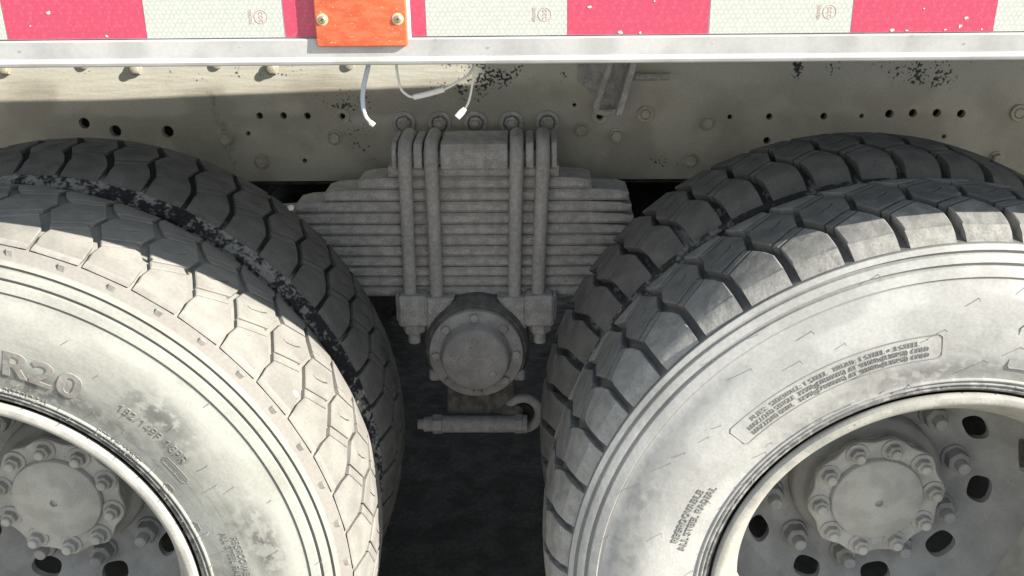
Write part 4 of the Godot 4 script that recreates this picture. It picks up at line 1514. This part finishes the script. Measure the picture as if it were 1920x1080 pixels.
func wear_marks(wh: Node3D, prof: PackedVector2Array) -> void:
	# small moulded tabs on the band below the shoulder
	for k in 50:
		var a := deg_to_rad(68.5 - 7.2 * k)
		var d := fposmod(rad_to_deg(a) + 90.0, 360.0) - 90.0
		if d < -16.0 or d > 100.0:
			continue
		var m := MB.new()
		m.box(Vector3(0.5190, 0, surface_w(prof, 0.5190)), Vector3(0.013, 0.011, 0.0035), 0.0015)
		var o := put("shoulder_tab", m.mesh(mats.lug_side_left), wh)
		o.rotation.z = a
	vent_hairs(wh, prof)


func vent_hairs(wh: Node3D, prof: PackedVector2Array) -> void:
	var m := MB.new()
	var r := RandomNumberGenerator.new()
	r.seed = 77
	for k in 150:
		var a := TAU * (k + r.randf() * 0.7) / 150.0
		var rad := r.randf_range(0.335, 0.495)
		if k % 3 == 0:
			rad = r.randf_range(0.325, 0.345)
		var p := Vector3(rad * cos(a), rad * sin(a), surface_w(prof, rad) - 0.001)
		var h := r.randf_range(0.004, 0.011)
		var bend := Vector3(r.randf_range(-1, 1), r.randf_range(-1, 1), 0) * 0.002
		m.tube(PackedVector3Array([p, p + Vector3(0, 0, h * 0.6) + bend * 0.3, p + Vector3(0, 0, h) + bend]), 0.00055, 5)
	var o := put("vent_hairs", m.mesh(mats.tread_left), wh)
	o.set_meta("kind", "stuff")


func hub(x: float, turn: float) -> void:
	var hb := node("hub", truck, Vector3(x, AXLE, 0))
	var b := MB.new()
	var p := PackedVector2Array([Vector2(0.124, -0.31), Vector2(0.124, -0.278), Vector2(0.120, -0.266), Vector2(0.112, -0.260), Vector2(0.108, -0.252), Vector2(0.106, -0.2375), Vector2(0.085, -0.2370)])
	b.lathe(p, 80)
	put("hub_barrel", b.mesh(mats.disc_dust), hb)
	var fl := MB.new()
	# scalloped flange of the axle shaft
	var poly := PackedVector2Array()
	for k in 120:
		var a := TAU * k / 120.0
		poly.append(Vector2.from_angle(a + turn) * (0.1075 + 0.0035 * cos(a * 10.0)))
	fl.prism(poly, -0.2372, -0.2250, 0.0015)
	put("flange", fl.mesh(mats.hub_dust), hb)
	var cap := MB.new()
	cap.lathe(PackedVector2Array([Vector2(0.0755, -0.2252), Vector2(0.0750, -0.2205), Vector2(0.0730, -0.2170), Vector2(0.067, -0.2145), Vector2(0.050, -0.2105), Vector2(0.025, -0.2085), Vector2(0.0065, -0.208), Vector2(0.0055, -0.213), Vector2(0.0, -0.2135)]), 80)
	put("hub_cap", cap.mesh(mats.hub_dust), hb)
	var bm := MB.new()
	bm.add(washer(0.008, 0.0185, 0.003), Transform3D())
	bm.add(hex_bolt(0.0128, 0.012), Transform3D(Basis(), Vector3(0, 0, 0.003)))
	bm.add(disc_cap(0.0082, 0.022), Transform3D())
	var bmesh := bm.mesh(mats.hub_dust)
	for k in 10:
		var d := Vector2.from_angle(TAU * k / 10.0 + turn) * 0.0920
		var o := put("flange_bolt", bmesh, hb, Vector3(d.x, d.y, -0.2250))
		o.rotation.z = rng.randf() * TAU
		o.rotation.x = rng.randf_range(-0.04, 0.04)
	var nm := MB.new()
	nm.add(disc_cap(0.0225, 0.006), Transform3D())
	nm.add(hex_bolt(0.0195, 0.024), Transform3D(Basis(), Vector3(0, 0, 0.004)))
	nm.add(disc_cap(0.0105, 0.046), Transform3D())
	var nmesh := nm.mesh(mats.disc_dust)
	for k in 10:
		var d := Vector2.from_angle(TAU * k / 10.0 + turn + 0.08) * 0.1555
		var o := put("wheel_nut", nmesh, hb, Vector3(d.x, d.y, -0.300))
		o.rotation.z = rng.randf() * TAU


# ---------------------------------------------------------------- loose wires below the panel
func wires() -> void:
	var w := node("wire_bundle", truck, Vector3(0.002, AXLE + 0.0135, 0))
	var z := 0.042
	var a := MB.new()
	a.tube(smooth(PackedVector3Array([Vector3(-0.070, 0.745, z - 0.01), Vector3(-0.0715, 0.727, z), Vector3(-0.0770, 0.708, z), Vector3(-0.0795, 0.692, z + 0.002), Vector3(-0.0790, 0.678, z + 0.003)])), 0.0027, 10)
	var am := ArrayMesh.new()
	a.surface(am, mats.wire_grey)
	var at := MB.new()
	at.tube(smooth(PackedVector3Array([Vector3(-0.0790, 0.679, z + 0.003), Vector3(-0.0765, 0.671, z + 0.004), Vector3(-0.0705, 0.664, z + 0.005)])), 0.0020, 8)
	at.tube(PackedVector3Array([Vector3(-0.0725, 0.6655, z + 0.005), Vector3(-0.0680, 0.6618, z + 0.005)]), 0.0029, 8)
	at.surface(am, mats.connector)
	put("wire", am, w)
	var b := MB.new()
	b.tube(smooth(PackedVector3Array([Vector3(-0.0405, 0.745, z - 0.01), Vector3(-0.0400, 0.727, z), Vector3(-0.0370, 0.704, z), Vector3(-0.0300, 0.695, z), Vector3(-0.0220, 0.6925, z), Vector3(-0.008, 0.6955, z), Vector3(0.010, 0.7000, z), Vector3(0.026, 0.7080, z), Vector3(0.042, 0.7190, z - 0.004), Vector3(0.052, 0.745, z - 0.012)])), 0.0015, 8)
	put("wire", b.mesh(mats.wire_white), w)
	var s := MB.new()
	s.tube(smooth(PackedVector3Array([Vector3(-0.0225, 0.6925, z + 0.0005), Vector3(-0.008, 0.6955, z + 0.001), Vector3(0.012, 0.7008, z + 0.0005)])), 0.0032, 8)
	put("sleeve", s.mesh(mats.wire_white), w)
	var c := MB.new()
	c.tube(smooth(PackedVector3Array([Vector3(0.0475, 0.745, z - 0.01), Vector3(0.0470, 0.727, z), Vector3(0.0435, 0.705, z + 0.002), Vector3(0.0395, 0.688, z + 0.003), Vector3(0.0340, 0.678, z + 0.004)])), 0.0013, 8)
	put("wire", c.mesh(mats.wire_white), w)
	var d := MB.new()
	var poly := PackedVector2Array([Vector2(-0.0024, 0.0), Vector2(0.0024, 0.0), Vector2(0.0036, 0.006), Vector2(0.0034, 0.0135), Vector2(-0.0034, 0.0135), Vector2(-0.0036, 0.006)])
	d.prism(poly, -0.0022, 0.0022, 0.0006)
	var o := put("plug", d.mesh(mats.connector), w, Vector3(0.0350, 0.6800, z + 0.004))
	o.rotation.z = PI - 0.75


func smooth(p: PackedVector3Array) -> PackedVector3Array:
	var c := Curve3D.new()
	for i in p.size():
		var t := (p[mini(i + 1, p.size() - 1)] - p[maxi(i - 1, 0)]) * 0.17
		c.add_point(p[i], -t, t)
	c.bake_interval = 0.0025
	return c.get_baked_points()


# ---------------------------------------------------------------- pebbles caught on the tyres
func pebble(at: Vector3, size: Vector3, sd: int, label: String) -> void:
	var r := RandomNumberGenerator.new()
	r.seed = sd
	var m := MB.new()
	var pts := []
	for i in 7:
		var row := []
		for j in 10:
			var th := PI * i / 6.0
			var ph := TAU * j / 10.0
			var k := r.randf_range(0.8, 1.1) if i > 0 and i < 6 else 1.0
			row.append(Vector3(sin(th) * cos(ph) * size.x, cos(th) * size.y, sin(th) * sin(ph) * size.z) * k)
		pts.append(row)
	for i in 6:
		for j in 10:
			var l := (j + 1) % 10
			m.flat(pts[i][j], pts[i][l], pts[i + 1][l], Vector3.ZERO)
			m.flat(pts[i][j], pts[i + 1][l], pts[i + 1][j], Vector3.ZERO)
	var o := put("pebble", m.mesh(mats.stone), self, at)
	o.set_meta("label", label)
	o.set_meta("category", "pebble")


func pebbles() -> void:
	pebble(Vector3(-0.2175, 0.2790 + AXLE, -0.0560), Vector3(0.0065, 0.0080, 0.006), 5, "small white pebble stuck on the pale worn shoulder of the outer left tyre")
	pebble(Vector3(-0.3045, 0.4245 + AXLE, -0.4750), Vector3(0.0065, 0.0055, 0.006), 9, "tiny white pebble lodged in the dark tread of the inner left tyre")
